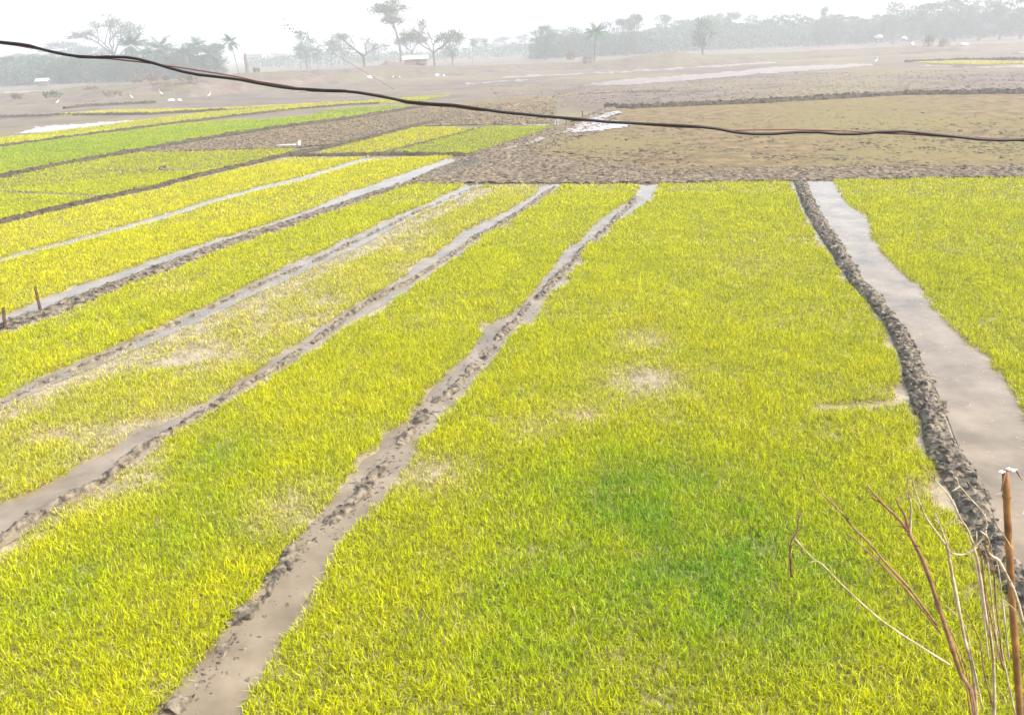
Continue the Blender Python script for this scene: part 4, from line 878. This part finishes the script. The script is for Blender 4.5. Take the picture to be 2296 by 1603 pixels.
twig([(2131, 1240), (2118, 1206), (2107, 1175), (2095, 1149)], 3 * px, 1.4 * px, M_twig)
twig([(2268, 1230), (2255, 1206), (2241, 1186), (2232, 1167)], 2 * px, 1 * px, M_twig)
twig([(2117, 1206), (2119, 1185), (2130, 1172), (2152, 1168)], 1.8 * px, 1 * px, M_twig)
for i in range(5):
    g_ = np.random.default_rng(60 + i); a_ = 2190 + i * 9 + g_.uniform(-8, 8)
    twig([(a_ + 30, 1480), (a_ + 16, 1360), (a_ + g_.uniform(0, 8), 1267), (a_ + g_.uniform(-10, 4), 1240), (a_ + g_.uniform(-18, 4), 1205 + g_.uniform(-15, 20))], 2.6 * px, 1 * px, M_stem if i % 2 else M_twig)
for i in range(7):
    g_ = np.random.default_rng(90 + i); a_ = g_.uniform(2090, 2290); b_ = g_.uniform(1300, 1450)
    twig([(a_ + 40, b_ + 190), (a_ + 16 + g_.uniform(-10, 10), b_ + 80), (a_ + g_.uniform(-10, 10), b_), (a_ - g_.uniform(10, 60), b_ - g_.uniform(40, 90))], 2.8 * px, 1 * px, M_stem if i % 3 else M_twig)
# bamboo pole
T = at(2261, 1058, YS + .1); T2 = at(2270, 1267, YS + .1); LN = (T2 - T) / (T[2] - T2[2]); B = T + LN * T[2]; pole = bpy.data.objects.new('bamboo_pole', None); C.objects.link(pole); pole.location = tuple(B)
tag(pole, 'upright reddish bamboo pole with a scrap of white plastic on top at lower right', 'pole')
zs = []; rs = []
for k in range(9):
    z_ = T[2] - k * .27 - .13
    if z_ < .1: break
    zs += [z_ + .013, z_, z_ - .013]; rs += [.0155, .0195, .0155]
Z = np.array([T[2]] + zs + [-.2]); RR_ = np.array([.015] + rs + [.017]); Pp = np.c_[.010 * np.sin(Z * 1.7) + -Z * LN[0], .006 * np.cos(Z * 2.1), Z]
mb = MB(); mb.tube(Pp[::-1], RR_[::-1], 12); link('culm', mb.mesh('culm', M_bamboo), pole)
mb = MB(); mb.tube([(-.022, -.01, T[2] + .004), (-.026, -.01, T[2] - .09)], [.004, .003], 5); mb.tube([(.03, .0, T[2] + .01), (.05, 0, T[2] - .02), (.075, .01, T[2] - .05)], [.004, .003, .002], 5); link('side_shoot', mb.mesh('side_shoot', M_stem), pole, (T[0] - B[0], 0, 0))
mb = MB(); mb.blob((-.028, 0, T[2] + .002), (.016, .009, .006), 9, 6, 4, .2); mb.blob((.024, .0, T[2] + .006), (.014, .008, .009), 9, 6, 5, .25); mb.blob((.0, .004, T[2] + .014), (.012, .008, .005), 9, 6, 6, .2); link('plastic_scrap', mb.mesh('plastic_scrap', M_cloth, False), pole, (T[0] - B[0], 0, 0))

# ------------------------------------------------------------------ haze
mh = bpy.data.materials.new('haze'); mh.use_nodes = True; t = mh.node_tree; t.nodes.remove(t.nodes['Principled BSDF'])
pv = t.nodes.new('ShaderNodeVolumePrincipled'); pv.inputs['Color'].default_value = (.93, .95, .96, 1); pv.inputs['Density'].default_value = .0023; pv.inputs['Anisotropy'].default_value = .2
t.links.new(pv.outputs[0], t.nodes['Material Output'].inputs['Volume'])
mb = MB(); mb.box((0, 420, 17), (1900, 1000, 38)); tag(link('haze', mb.mesh('haze', mh, False)), kind='stuff')
